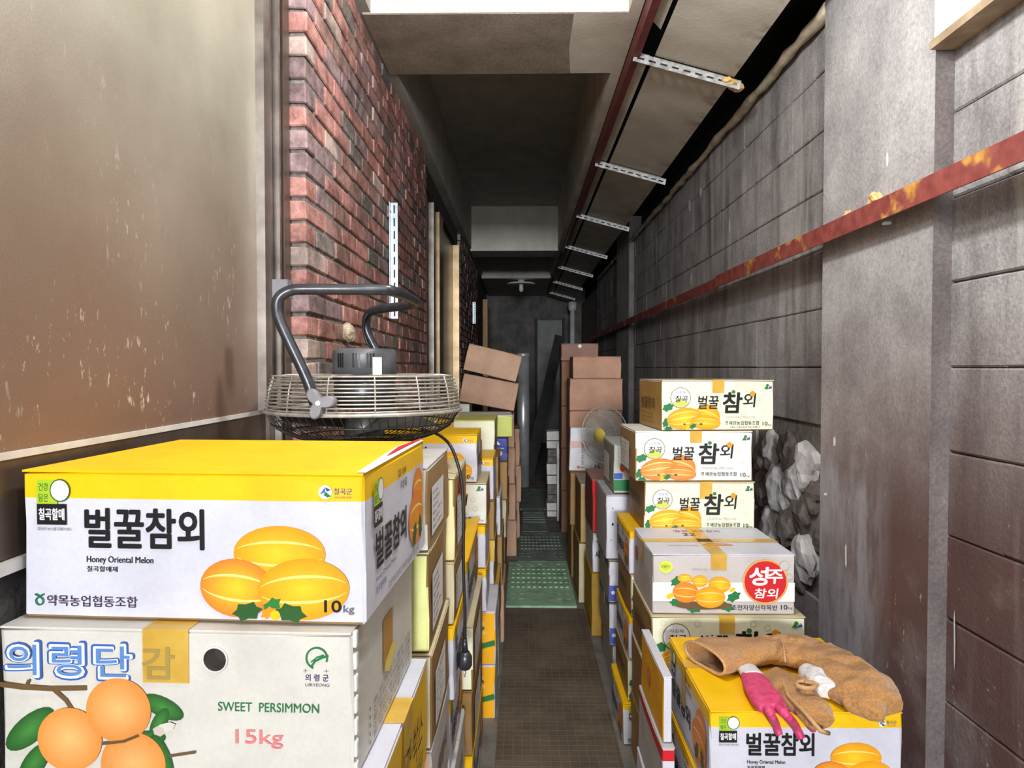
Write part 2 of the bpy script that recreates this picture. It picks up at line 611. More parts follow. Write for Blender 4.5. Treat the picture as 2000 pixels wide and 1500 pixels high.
# left brick wall
m = MB()
m.box(-0.95, BRX - 0.008, 1.99, 4.42, 0, 2.774, 'mortar')
wall_left = struct('wall_left', m, 'old red brick wall with rough grey mortar joints', 'wall')
BR = {}
for nm in ('brick_red', 'brick_brown', 'brick_plum', 'brick_grey', 'brick_pale'):
    for k in range(2):
        BR[nm, k] = bevel_box_mesh('brick', 0.085, 0.189, 0.0565, nm, 0.004, 0.003, k * 7 + len(nm))
        BR[nm, k, 'h'] = bevel_box_mesh('brick', 0.085, 0.090, 0.0565, nm, 0.004, 0.003, k * 5 + len(nm))
rb = random.Random(3)
COURSE = 0.0675
z = 1.155
row = 0
while z + 0.05 < 2.775:
    y = 1.98 + (0.0 if row % 2 else -0.0)
    first = True
    while y < 4.40:
        half = (first and row % 2 == 1) or (y + 0.19 > 4.43)
        L = 0.09 if half else 0.189
        nm = rb.choices(['brick_red', 'brick_brown', 'brick_plum', 'brick_grey', 'brick_pale'], [5, 4, 3, 1.6, 0.5])[0]
        if first:
            nm = rb.choice(['brick_pale', 'brick_red', 'brick_plum', 'brick_red'])
        me = BR[(nm, rb.randrange(2), 'h')] if half else BR[(nm, rb.randrange(2))]
        b = obj('brick', me, wall_left, (BRX - 0.0425 + rb.uniform(-0.003, 0.0015), y + L / 2, z + 0.028))
        b.rotation_euler = (rb.uniform(-0.006, 0.006), 0, rb.uniform(-0.005, 0.005))
        y += L + 0.0105
        first = False
    z += COURSE
    row += 1
# lump of mortar squeezed out of the bricks
def rock_mesh(name, r, mat, seed, sub=3, sq=(1, 1, 1), amp=0.35):
    bm = bmesh.new()
    bmesh.ops.create_icosphere(bm, subdivisions=sub, radius=1.0)
    off = Vector((seed * 3.1, seed * 1.7, seed * 0.9))
    for v in bm.verts:
        n = noise.noise(v.co * 1.3 + off) * amp + noise.noise(v.co * 3.7 + off) * amp * 0.45
        v.co = Vector((v.co.x * sq[0], v.co.y * sq[1], v.co.z * sq[2])) * r * (1 + n)
    me = bpy.data.meshes.new(name)
    bm.to_mesh(me)
    bm.free()
    me.materials.append(MATS[mat])
    return me


p = on_x(680, 648, BRX + 0.01)
obj('mortar_lump', rock_mesh('mortar_lump', 0.035, 'foam_grey', 4, 3, (0.7, 1.1, 0.9)), wall_left, p)

# far brick wall past the sliding door
m = MB()
m.box(-0.95, BRX - 0.01, 6.93, 11.0, 0, 2.774, 'lintel_dark')
wl2 = struct('wall_left_far', m, 'far dark brick wall beyond the sliding door', 'wall')
m = MB()
z = 1.0
row = 0
while z < 2.75:
    y = 6.90
    while y < 9.5:
        L = 0.09 if (y == 6.90 and row % 2) else 0.189
        m.box(-0.70, BRX + rb.uniform(-0.004, 0.004), y, y + L, z, z + 0.057, rb.choice(['brick_plum', 'brick_brown', 'brick_grey', 'brick_red']))
        y += L + 0.01
    z += COURSE
    row += 1
tag(m.build('brickwork', wl2), kind='stuff')
m = MB()
m.box(-0.95, -0.66, 11.0, Y_BACK, 0, 2.774, 'plain_wall')
struct('wall_left_end', m, 'dark plain wall at the far left end', 'wall')

# near window with dusty brown film
w1 = empty('window_1', (WNX, 0, 1.12))
tag(w1, 'big window filled with dusty brown film beside the melon boxes', 'window', kind='structure')


def wpart(name, x0, x1, y0, y1, z0, z1, mat):
    mm = MB()
    mm.box(x0 - WNX, x1 - WNX, y0, y1, z0 - 1.12, z1 - 1.12, mat)
    return mm.build(name, w1)


wpart('pane', -0.716, -0.703, -1.5, 1.83, 1.27, 3.0, 'film')
wpart('bottom_rail', -0.716, -0.698, -1.5, 1.85, 1.275, 1.285, 'white_sill')
wpart('lower_frame', -0.725, -0.700, -1.5, 1.97, 1.14, 1.2745, 'bronze')
wpart('stile', -0.716, -0.680, 1.80, 1.842, 1.286, 3.0, 'aluminium')
wpart('stile', -0.716, -0.69, 1.845, 1.885, 1.14, 3.0, 'bronze')
wpart('jamb', -0.74, -0.672, 1.888, 1.90, 1.14, 3.0, 'aluminium')
wpart('jamb', -0.74, -0.672, 1.925, 1.972, 1.14, 3.0, 'bronze')
wpart('jamb_groove', -0.74, -0.695, 1.90, 1.925, 1.14, 3.0, 'lintel_dark')
wpart('sill', -0.745, -0.690, -1.5, 1.975, 1.122, 1.138, 'white_sill')
wpart('side_panel', -0.74, -0.715, 1.83, 1.98, 1.14, 3.0, 'bronze')

# bronze sliding door between the brick walls
d1 = empty('door_1', (-0.66, 5.6, 0))
tag(d1, 'tall bronze sliding door with brown panes in the brick wall', 'door', kind='structure')


def dpart(name, x0, x1, y0, y1, z0, z1, mat):
    mm = MB()
    mm.box(x0 + 0.66, x1 + 0.66, y0 - 5.6, y1 - 5.6, z0, z1, mat)
    return mm.build(name, d1)


dpart('frame_post', -0.74, -0.645, 4.43, 4.50, 0, 2.62, 'bronze')
dpart('frame_post', -0.74, -0.63, 6.80, 6.90, 0, 2.62, 'gold_alu')
dpart('head', -0.80, -0.655, 4.43, 6.90, 2.62, 2.77, 'lintel_dark')
dpart('pane', -0.735, -0.725, 4.50, 5.30, 0.05, 2.62, 'brown_pane')
dpart('stile', -0.735, -0.67, 4.80, 4.87, 0.02, 2.62, 'bronze')
dpart('stile', -0.735, -0.655, 5.05, 5.13, 0.02, 2.62, 'aluminium')
dpart('stile', -0.735, -0.650, 5.36, 5.62, 0.02, 2.62, 'gold_alu')
dpart('pane', -0.70, -0.69, 5.66, 6.80, 0.05, 2.62, 'brown_pane')
dpart('backing', -0.80, -0.745, 4.42, 6.92, 0, 2.774, 'lintel_dark')

# right block wall
m = MB()
m.box(RWX + 0.012, 1.4, -1.6, Y_BACK, 0, 2.57, 'mortar')
wall_right = struct('wall_right', m, 'grey concrete block wall with stains running down', 'wall')


def block_mesh(seed):
    # joints show above and below each block; the upright joints are nearly filled
    rd = random.Random(seed)
    m = MB()
    hx, hy, hz, b = 0.025, 0.196, 0.1045, 0.004
    j = [rd.uniform(-0.0012, 0.0012) for _ in range(8)]
    prof = [(hx, -hz), (-hx + b, -hz + j[0]), (-hx, -hz + b + j[1]), (-hx, hz - b + j[2]), (-hx + b, hz + j[3]), (hx, hz)]
    A = [(x, -hy, z) for x, z in prof]
    B = [(x, hy, z + j[4]) for x, z in prof]
    for i in range(len(prof) - 1):
        m.poly([A[i], A[i + 1], B[i + 1], B[i]], 'block_face')
    m.poly(A[::-1], 'block_face')
    m.poly(B, 'block_face')
    return m.mesh('block')


BK = [block_mesh(k) for k in range(5)]
for (ya, yb) in ((0.35, 1.735), (2.365, 6.62), (7.48, 9.9)):
    for k in range(-6, 6):
        zc = 1.4 + 0.2125 * k + 0.2125 / 2
        if zc + 0.1 > 2.68:
            continue
        y = ya - (0.199 if k % 2 else 0)
        while y < yb - 0.02:
            a, b2 = max(y, ya), min(y + 0.394, yb)
            cy = (a + b2) / 2
            Ln = b2 - a
            y += 0.3965
            if Ln < 0.05:
                continue
            if 2.50 < cy < 3.2 and 0.5 < zc < 1.16:
                continue
            if ya > 7 and zc < 0.9:
                continue
            o = obj('block', rb.choice(BK), wall_right, (RWX + 0.025 + rb.uniform(-0.0006, 0.0006), cy, zc))
            o.scale = (1, (Ln + 0.0018) / 0.392, 1.0)
            o.rotation_euler = (0, 0, 0)
for i, (ya, yb) in enumerate(((1.735, 2.365), (6.62, 7.48))):
    m = MB()
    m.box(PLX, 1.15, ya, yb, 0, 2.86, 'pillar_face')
    m.m[2] = m.mi('pillar_side_shade')
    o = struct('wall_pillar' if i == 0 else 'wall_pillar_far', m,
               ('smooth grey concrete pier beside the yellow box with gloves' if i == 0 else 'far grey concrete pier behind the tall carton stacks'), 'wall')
    if i == 0:
        for (u, v, du, dv) in ((1733, 312, 3, 15), (1652, 1085, 2.5, 24), (1612, 965, 5, 3), (1630, 862, 3, 10)):
            c = on_x(u, v, PLX - 0.0006)
            a1 = on_x(u + du, v, PLX - 0.0006)
            b1 = on_x(u, v + dv, PLX - 0.0006)
            eu, ev = (a1 - c), (b1 - c)
            mm = MB()
            mm.poly([c + eu * math.cos(t * 0.7854) * (0.6 + 0.4 * rb.random()) + ev * math.sin(t * 0.7854) for t in range(8)], 'white_paint')
            mm.build('paint_drip', o)
for (u, v, du, dv) in ((1425, 440, 2, 14), (1368, 375, 2.5, 9), (1347, 402, 2.5, 12), (1220, 660, 1.6, 7), (1350, 545, 2, 14), (1864, 1250, 2, 60)):
    c = on_x(u, v, RWX - 0.0036)
    eu, ev = on_x(u + du, v, RWX - 0.0036) - c, on_x(u, v + dv, RWX - 0.0036) - c
    mm = MB()
    mm.poly([c + eu * math.cos(t * 0.7854) * (0.5 + 0.5 * rb.random()) + ev * math.sin(t * 0.7854) for t in range(8)], 'white_paint')
    mm.build('paint_drip', wall_right)
# strip of foam-covered timber along the wall top
m = MB()
pts = []
rs = []
y = 2.37
while y < 9.5:
    pts.append((1.05 + rb.uniform(-0.006, 0.006), y, 2.628 + rb.uniform(-0.006, 0.006)))
    rs.append(rb.uniform(0.014, 0.024))
    y += 0.09
m.tube(pts, rs, 'foam_grey', 7)
struct('trim_4', m, 'ragged foam covered batten along the top of the block wall', 'trim')

# rubble where the blocks are broken out
rub = empty('broken_wall_rubble', (1.09, 2.8, 0.55))
tag(rub, 'pale broken rubble and plaster filling the hole in the block wall', 'rubble', kind='structure')
rr = random.Random(11)
spots = [(2.60, 1.02, .10, 'rubble_pale'), (2.80, 1.06, .09, 'rubble_dark'), (2.98, 1.04, .10, 'rubble_pale'), (2.62, .84, .11, 'rubble_dark'),
         (2.86, .90, .12, 'rubble_pale'), (3.06, .86, .10, 'rubble_dark'), (2.60, .68, .10, 'rubble_pale'), (2.78, .74, .10, 'rubble_dark'),
         (2.97, .71, .11, 'rubble_pale'), (3.08, .64, .09, 'rubble_dark'), (2.68, .60, .08, 'rubble_dark'), (2.72, .94, .09, 'rubble_pale'),
         (2.53, .92, .07, 'rubble_dark'), (2.5, .76, .07, 'rubble_dark'), (3.12, .98, .08, 'rubble_dark')]
for i, (y, z, r, mt) in enumerate(spots):
    obj('stone', rock_mesh('stone', r, mt, i + 2, 3, (0.42, 1, 0.95), 0.4), rub, (0.005 + rr.uniform(-.012, .012), y - 2.8, z - 0.55))

# white board high on the right
wb = empty('wall_board', (1.05, 1.2, 2.19))
tag(wb, 'white painted board fixed high on the block wall with a wooden lower edge', 'board', kind='structure')
m = MB(); m.box(-0.028, 0.024, -0.9, 0.525, 0.022, 0.8, 'white_board'); m.build('face', wb)
m = MB(); m.box(-0.036, 0.028, -0.9, 0.53, 0.0, 0.021, 'wood_edge'); m.build('lower_edge', wb)

# red steel rail on the wall, two lengths
for i, (ya, yb, dx, dz) in enumerate(((0.5, 3.47, 0.0, 0.0), (3.475, 9.8, 0.012, -0.004))):
    root = empty('steel_rail', (PLX, ya, 1.80))
    tag(root, 'near length of red painted steel angle crossing the concrete pier' if i == 0 else 'far length of red painted steel angle running on behind the rusty joint', 'rail')
    m = MB(); m.box(-0.055 + dx, -0.050 + dx, 0, yb - ya, 0.004 + dz, 0.062 + dz, 'red_rail'); m.build('front_flange', root)
    m = MB(); m.box(-0.050 + dx, -0.001, 0, yb - ya, 0.057 + dz, 0.062 + dz, 'red_rail'); m.build('top_flange', root)
    if i == 0:
        m = MB()
        for u, v in ((1728, 440),):
            c = on_x(u, v, PLX - 0.03) - Vector((PLX, ya, 1.80))
            m.lathe([(0.012, 0), (0.012, 0.006), (0.006, 0.01)], 'white_paint', 10, Matrix.Translation((c.x + 0.005, c.y, -0.004)))
        m.build('bolt', root)
for k, (u, v, r, lb) in enumerate(((1710, 388, 0.03, 'larger lump of dried foam sitting on the red rail'), (1655, 412, 0.02, 'smaller lump of dried foam sitting on the red rail'))):
    c = on_x(u, v, PLX - 0.02)
    o = obj('foam_lump', rock_mesh('foam_lump', r, 'foam', 20 + k, 3, (0.6, 1.1, 0.7), 0.5), None, (PLX - 0.02, c.y, 1.862 + r * 0.62))
    tag(o, lb, 'foam')

# lean-to roof on the right: red angle, sheets and slotted cross bars
SL = -0.276


def roof_z(x):
    return 2.72 + SL * (x - 0.455)


m = MB()
m.box(0.459, 0.464, -0.5, Y_BACK, 2.695, 2.762, 'red_lead')
m.box(0.464, 0.49, -0.5, Y_BACK, 2.695, 2.700, 'red_lead')
struct('trim_5', m, 'dark red steel angle carrying the lean-to sheets', 'trim')
BARY = [1.42 + 1.48 * k for k in range(8)]
roof = empty('roof_sheets', (0.7, 1.4, 2.6))
tag(roof, 'stained grey lean-to sheets between the red angle and the block wall', 'roof', kind='structure')
RO = Vector((0.7, 1.4, 2.6))
for k in range(-1, 8):
    y0 = BARY[0] - 1.48 if k < 0 else BARY[k]
    y1 = y0 + 1.48
    for (xa, xb) in ((0.492, 0.536), (0.556, 0.885)):
        m = MB()
        for zz in (0.004,):
            ye = y1 - 0.01
            if k == 0 and xa < 0.5:
                ye = 2.63          # the narrow sheet is broken off here
            A = [(xa, y0 + 0.01), (xb, y0 + 0.01), (xb, ye + (0.05 if ye < y1 - 0.05 else 0)), (xa, ye)]
            lo = [Vector((x, y, roof_z(x) + 0.012)) - RO for x, y in A]
            hi = [v + Vector((0, 0, 0.006)) for v in lo]
            for q in ([lo[3], lo[2], lo[1], lo[0]], hi, [lo[0], lo[1], hi[1], hi[0]], [lo[1], lo[2], hi[2], hi[1]], [lo[2], lo[3], hi[3], hi[2]], [lo[3], lo[0], hi[0], hi[3]]):
                m.poly(q, 'roof_sheet')
        m.build('sheet', roof)
for k, y in enumerate(BARY):
    root = empty('slotted_bar', (0.47, y, roof_z(0.47)))
    tag(root, ['slotted steel cross bar of the lean-to before the pale first beam', 'slotted steel cross bar with yellow foam lumped on its wall end', 'slotted steel cross bar next beyond the foam ended one',
               'slotted steel cross bar above the small table fan', 'slotted steel cross bar just before the second pale beam', 'slotted steel cross bar just past the second pale beam',
               'slotted steel cross bar level with the round ceiling lamp', 'slotted steel cross bar above the downpipe'][k], 'bar', 'slotted cross bars under the sheets')
    mt = Matrix.Rotation(-math.atan(SL), 4, 'Y')
    m = MB()
    slotted_plate(m, 0.46, 0.036, 0.003, 0.05, 0.03, 0.009, 'galv_old', mt @ Matrix.Translation((0, 0, -0.002)))
    m.build('slotted_flange', root)
    m = MB()
    slotted_plate(m, 0.46, 0.034, 0.003, 0.05, 0.03, 0.008, 'galv_old', mt @ Matrix.Translation((0, -0.017, -0.020)) @ Matrix.Rotation(R(90), 4, 'X'))
    m.build('web', root)
    if k == 1:
        for j in range(4):
            obj('foam_lump', rock_mesh('foam_lump', 0.02 + 0.006 * (j % 2), 'foam', 30 + j, 2, (1.2, 1, 0.6), 0.5), root,
                mt @ Vector((0.40 + 0.02 * j, -0.02 + 0.014 * j, -0.012)))

# slotted brackets on the brick walls
for (u, vt, vb, lb) in ((769, 396, 622, 'long pale slotted bracket screwed upright to the red brick wall'), (926, 590, 632, 'short slotted bracket on the far dark brick wall')):
    a = on_x(u, vt, BRX + 0.02)
    b = on_x(u, vb, BRX + 0.02)
    root = empty('slotted_bracket', (BRX, a.y, b.z))
    tag(root, lb, 'bracket')
    L = a.z - b.z
    m = MB()
    mt = Matrix.Translation((0.022, 0, 0)) @ Matrix(((0, 1, 0, 0), (0, 0, 1, 0), (1, 0, 0, 0), (0, 0, 0, 1)))
    slotted_plate(m, L, 0.032, 0.003, L / 9.0, L / 9 * 0.62, 0.007, 'galvanised', mt)
    m.build('slotted_flange', root)
    m = MB()
    m.box(0.003, 0.006, -0.028, 0.0, 0, L, 'galvanised')
    m.build('wall_flange', root)
    m = MB()
    m.box(0.007, 0.037, 0.006, 0.008, 0.002, L - 0.002, 'lintel_dark')
    m.build('rear_web', root)
    for zz in (L * 0.08, L * 0.92):
        m = MB()
        m.lathe([(0.005, 0), (0.004, 0.003)], 'galv_old', 8, Matrix.Translation((0.006, -0.015, zz)) @ Matrix.Rotation(R(90), 4, 'Y'))
        m.build('screw', root)

# downpipe, ceiling lamp, far clutter
c = on_y(1118, 600, 11.9)
root = empty('downpipe', (c.x, 11.9, 0))
tag(root, 'pale plastic downpipe with a wide collar at the far end of the block wall', 'pipe')
m = MB(); m.tube([(0, 0, 0), (0, 0, c.z - 0.07)], 0.045, 'pvc', 14); m.build('pipe', root)
m = MB(); m.lathe([(0.048, c.z - 0.07), (0.066, c.z - 0.05), (0.074, c.z), (0.074, c.z + 0.09)], 'pvc', 16); m.build('collar', root)
c = on_y(1018, 549, 10.3)
root = empty('ceiling_lamp', (c.x, 10.3, 2.72))
tag(root, 'round unlit ceiling lamp with a bulb at the dark end', 'lamp')
m = MB(); m.lathe([(0.05, 0), (0.05, -0.03), (0.2, -0.045), (0.22, -0.06), (0.2, -0.068), (0.04, -0.06)], 'lamp_white', 28); m.build('shade', root)
m = MB(); m.lathe([(0.03, -0.06), (0.03, -0.1), (0.035, -0.14), (0.025, -0.17), (0.008, -0.18)], 'lamp_white', 14); m.build('bulb', root)
a = on_y(1050, 625, 12.4); b = on_y(1098, 860, 12.4)
root = empty('door_2', ((a.x + b.x) / 2, 12.52, 0))
tag(root, 'plain grey door panel standing at the far end', 'door', kind='structure')
hw = (b.x - a.x) / 2
m = MB(); m.box(-hw, hw, -0.02, 0.03, 0.02, a.z, 'panel_grey'); m.build('leaf', root)
m = MB(); m.box(-hw + 0.05, hw - 0.05, -0.026, -0.021, a.z - 0.12, a.z - 0.1, 'panel_grey'); m.build('moulding', root)
m = MB(); m.box(-hw - 0.05, -hw - 0.005, -0.03, 0.03, 0, a.z + 0.04, 'dark_thing'); m.box(hw + 0.005, hw + 0.05, -0.03, 0.03, 0, a.z + 0.04, 'dark_thing'); m.build('door_frame', root)
a = on_x(952, 572, -0.6)
m = MB(); m.box(-0.655, -0.56, 11.0, 11.08, 0, 2.5, 'wood_frame'); m.box(-0.655, -0.60, 11.08, 11.9, 2.42, 2.5, 'wood_frame')
struct('trim_6', m, 'yellowish wooden door frame on the far left wall', 'frame')

# floor mats
m = MB()
m.box(-0.095, 0.355, 0.3, 3.90, 0.0005, 0.008, 'rubber_mat')
o = m.build('rubber_mat')
tag(o, 'brown rubber mat with a fine grid on the passage floor', 'mat')


def plastic_mat(y0, y1, mat, label, studs=True, x0=-0.20, x1=0.50):
    root = empty('plastic_mat', ((x0 + x1) / 2, (y0 + y1) / 2, 0.0))
    tag(root, label, 'mat')
    cx, cy = (x0 + x1) / 2, (y0 + y1) / 2
    W, D = x1 - x0, y1 - y0
    # slab with open slots near both ends
    m = MB()
    xs = [-W / 2 + W * i / 16 for i in range(17)]
    ys = [-D / 2 + D * j / 20 for j in range(21)]
    for i in range(16):
        for j in range(20):
            slot = (j in (2, 4) and i in (1, 3, 12, 14)) or (j in (17,) and i in (3, 6, 9, 12)) or (j == 18 and i in (2, 8, 13))
            if slot:
                ym = (ys[j] + ys[j + 1]) / 2
                m.box(xs[i], xs[i + 1], ys[j], ym - 0.007, 0.001, 0.014, mat)
                m.box(xs[i], xs[i + 1], ym + 0.007, ys[j + 1], 0.001, 0.014, mat)
            else:
                m.box(xs[i], xs[i + 1], ys[j], ys[j + 1], 0.001, 0.014, mat)
    m.build('deck', root)
    if studs:
        sm = bevel_box_mesh('stud', 0.022, 0.042, 0.008, mat, 0.003)
        for i in range(11):
            for j in range(5):
                obj('stud', sm, root, (-W / 2 + W * (i + 1) / 12, -D * 0.12 + D * 0.105 * j, 0.0182))


plastic_mat(3.935, 4.83, 'mat_green', 'bright green plastic duckboard mat with rows of raised studs', True, -0.095, 0.318)
plastic_mat(4.85, 5.72, 'mat_dirty', 'grimy dark green plastic mat next beyond the bright green one', True, -0.030, 0.318)
plastic_mat(5.74, 6.64, 'mat_dirty', 'grimy dark green plastic mat, second beyond the bright green one', True, -0.002, 0.215)
plastic_mat(6.66, 7.8, 'mat_dirty', 'grimy dark plastic mat farthest along the passage floor', False, -0.20, 0.40)


# ------------------------------------------------------------------ flat print: lettering, pictures and emblems
TXT = {}


def text_mesh(s):
    key = s
    if key not in TXT:
        cu = bpy.data.curves.new('lettering', 'FONT')
        cu.body = s
        cu.resolution_u = 3
        o = bpy.data.objects.new('lettering', cu)
        COL.objects.link(o)
        dg = bpy.context.evaluated_depsgraph_get()
        me = bpy.data.meshes.new_from_object(o.evaluated_get(dg))
        vv = [(v.co.x, v.co.y) for v in me.vertices]
        ff = [list(p.vertices) for p in me.polygons]
        bpy.data.objects.remove(o)
        bpy.data.curves.remove(cu)
        bpy.data.meshes.remove(me)
        xs = [a for a, b in vv] or [0, 1]
        ys = [b for a, b in vv] or [0, 1]
        x0, x1, y0, y1 = min(xs), max(xs), min(ys), max(ys)
        TXT[key] = ([((a - x0) / (x1 - x0), (b - y0) / (y1 - y0)) for a, b in vv], ff)
    return TXT[key]


class Print:
    """prints onto a face: origin O, unit axes U (right), V (up), N (out), face size W x H.  u, v run 0..1"""

    def __init__(self, parent, O, U, V, N, W, H):
        for ch in parent.children:
            if ch.name.split('.')[0] == 'body':      # print is a piece of the carton body
                parent = ch
                break
        self.parent, self.O, self.U, self.V, self.N, self.W, self.H = parent, Vector(O), Vector(U), Vector(V), Vector(N), W, H
        self.mb = None
        self.name = None
        self.layer = 0
        self.clamp = True
        self.cnt = 0

    def part(self, name):
        self.flush()
        self.mb = MB()
        self.name = name

    def flush(self):
        if self.mb is not None and self.mb.f:
            self.mb.build(self.name, self.parent)
        self.mb = None

    def P(self, u, v, k):
        if self.clamp:          # print stops at the edge of the board
            u, v = min(max(u, 0.006), 0.994), min(max(v, 0.012), 0.988)
        return self.O + self.U * (u * self.W) + self.V * (v * self.H) + self.N * (0.0009 + 0.00022 * k + 0.0000015 * self.cnt)

    def poly(self, pts, col, k=0):
        self.cnt = (self.cnt + 1) % 60
        self.mb.poly([self.P(u, v, k) for u, v in pts], 'card', col)

    def rect(self, u0, v0, u1, v1, col, k=0):
        self.poly([(u0, v0), (u1, v0), (u1, v1), (u0, v1)], col, k)

    def ell(self, u, v, ru, rv, col, k=0, rot=0.0, rim=None, n=26, a0=0.0, a1=360.0):
        """ellipse; radii in units of the face width (so circles stay round); optional rim colour makes a printed gradient"""
        asp = self.W / self.H
        cr, sr = math.cos(R(rot)), math.sin(R(rot))
        pts = []
        full = abs(a1 - a0) >= 359.9
        for i in range(n + (0 if full else 1)):
            a = R(a0 + (a1 - a0) * i / n)
            x, y = ru * math.cos(a), rv * math.sin(a)
            pts.append((u + x * cr - y * sr, v + (x * sr + y * cr) * asp))
        mb = self.mb
        self.cnt = (self.cnt + 1) % 60
        b = len(mb.v)
        mb.v.append(tuple(self.P(u, v, k)))
        mb.v.extend([tuple(self.P(a, c, k)) for a, c in pts])
        rc = rim or col
        L = len(pts)
        for i in range(L if full else L - 1):
            mb.face([b, b + 1 + i, b + 1 + (i + 1) % L], 'card', [col, rc, rc])

    def ring(self, u, v, r, w, col, k=0, n=28, a0=0, a1=360):
        asp = self.W / self.H
        for i in range(n):
            a, b = R(a0 + (a1 - a0) * i / n), R(a0 + (a1 - a0) * (i + 1) / n)
            self.poly([(u + (r - w) * math.cos(a), v + (r - w) * math.sin(a) * asp), (u + r * math.cos(a), v + r * math.sin(a) * asp),
                       (u + r * math.cos(b), v + r * math.sin(b) * asp), (u + (r - w) * math.cos(b), v + (r - w) * math.sin(b) * asp)], col, k)

    def band(self, u, v, ru, rv, t, w, col, k, rot=0.0):
        """a pale stripe that follows the swell of a melon"""
        asp = self.W / self.H
        cr, sr = math.cos(R(rot)), math.sin(R(rot))
        up, dn = [], []
        for i in range(13):
            x = -0.93 + 1.86 * i / 12
            h = math.sqrt(max(0, 1 - x * x))
            for lst, q in ((up, t + w / 2 * h), (dn, t - w / 2 * h)):
                y = q * h
                lst.append((u + (x * ru) * cr - (y * rv) * sr, v + ((x * ru) * sr + (y * rv) * cr) * asp))
        for i in range(12):
            self.poly([dn[i], dn[i + 1], up[i + 1], up[i]], col, k)

    def stroke(self, pts, w, col, k=0):
        asp = self.W / self.H
        for (a, b) in zip(pts[:-1], pts[1:]):
            d = Vector((b[0] - a[0], (b[1] - a[1]) / asp))
            if d.length < 1e-6:
                continue
            d.normalize()
            n = Vector((-d.y, d.x * asp)) * (w / 2)
            e = Vector((d.x, d.y * asp)) * (w / 3)
            A, B = Vector(a) - e, Vector(b) + e
            self.poly([tuple(A - n), tuple(B - n), tuple(B + n), tuple(A + n)], col, k)

    def text(self, s, u0, v0, u1, v1, col, k=1, bold=0.0, slant=0.0):
        vv, ff = text_mesh(s)
        asp = self.W / self.H
        # heavier weight: the same letters stamped round a small circle (bold is a share of the letter height)
        rr = bold * (v1 - v0) / asp
        n = 0 if bold <= 0 else (4 if bold < 0.02 else 8)
        offs = [(0, 0)] + [(rr * math.cos(2 * math.pi * i / n), rr * asp * math.sin(2 * math.pi * i / n)) for i in range(n)]
        for (ox, oy) in offs:
            self.cnt = (self.cnt + 1) % 60
            b = len(self.mb.v)
            for (a, c) in vv:
                self.mb.v.append(tuple(self.P(u0 + (u1 - u0) * a + slant * c + ox, v0 + (v1 - v0) * c + oy, k)))
            for f in ff:
                self.mb.face([b + i for i in f], 'card', [col] * len(f))


C = dict(yellow=rgb(250, 198, 10), yellow2=rgb(244, 176, 20), white=rgb(212, 212, 224), cream=rgb(236, 236, 208), cream2=rgb(232, 232, 224),
         kraft=rgb(168, 134, 88), kraft2=rgb(196, 158, 134), kraft3=rgb(150, 116, 70), beige=rgb(206, 194, 160), grey=rgb(196, 192, 190),
         ink=rgb(22, 22, 24), green=rgb(34, 120, 66), dgreen=rgb(44, 92, 40), lime=rgb(168, 200, 40), orange=rgb(240, 152, 34), org2=rgb(232, 128, 40),
         mel=rgb(252, 206, 40), mel2=rgb(240, 158, 14), stripe=rgb(255, 228, 128), blue=rgb(52, 98, 186), navy=rgb(40, 34, 110), red=rgb(206, 30, 40),
         pink=rgb(226, 130, 130), pale=rgb(240, 240, 240), dgrey=rgb(110, 108, 108), lgrey=rgb(168, 164, 160), purple=rgb(62, 40, 74),
         teal=rgb(20, 112, 82), leaf=rgb(52, 128, 52), oblue=rgb(40, 60, 150), tan=rgb(222, 170, 96), persim=rgb(246, 188, 116), persim2=rgb(232, 146, 66), brown=rgb(110, 84, 52),
         pear=rgb(196, 204, 96), olive=rgb(132, 118, 60))


def melon(p, u, v, ru, rv, rot=0, k=2, base='mel', rim='mel2', stripes=(-0.42, 0.42)):
    p.ell(u, v, ru, rv, C[base], k, rot, C[rim], 30)
    for t in stripes:
        p.band(u, v, ru, rv, t, 0.10, C['stripe'], k + 0.5, rot)


def leafshape(p, u, v, r, rot, col, k):
    asp = p.W / p.H
    pts = []
    for i in range(12):
        a = 2 * math.pi * i / 12
        rr = r * (1.0 if i % 2 == 0 else 0.72)
        x, y = rr * 1.3 * math.cos(a), rr * 0.8 * math.sin(a)
        pts.append((u + x * math.cos(R(rot)) - y * math.sin(R(rot)), v + (x * math.sin(R(rot)) + y * math.cos(R(rot))) * asp))
    c = (u, v)
    for i in range(12):
        p.poly([c, pts[i], pts[(i + 1) % 12]], col, k)


def badge(p, u, v, w, k=1):
    """green and black brand badge with a plain white disc"""
    asp = p.W / p.H
    h = min(w * 1.35 * asp, 0.97 - v)
    w = h / (1.35 * asp)
    p.rect(u, v + h * 0.42, u + w * 0.6, v + h * 0.92, C['lime'], k)
    p.rect(u, v, u + w * 0.86, v + h * 0.43, C['ink'], k)
    p.ell(u + w * 0.68, v + h * 0.71, w * 0.30, w * 0.32, C['dgreen'], k + 0.3)
    p.ell(u + w * 0.68, v + h * 0.71, w * 0.265, w * 0.285, C['pale'], k + 0.6)
    p.text('건강', u + w * 0.06, v + h * 0.70, u + w * 0.34, v + h * 0.86, C['dgreen'], k + 0.4, 0.01)
    p.text('담은', u + w * 0.06, v + h * 0.48, u + w * 0.34, v + h * 0.64, C['dgreen'], k + 0.4, 0.01)
    p.text('칠곡할매', u + w * 0.06, v + h * 0.10, u + w * 0.80, v + h * 0.34, C['pale'], k + 0.4, 0.02)


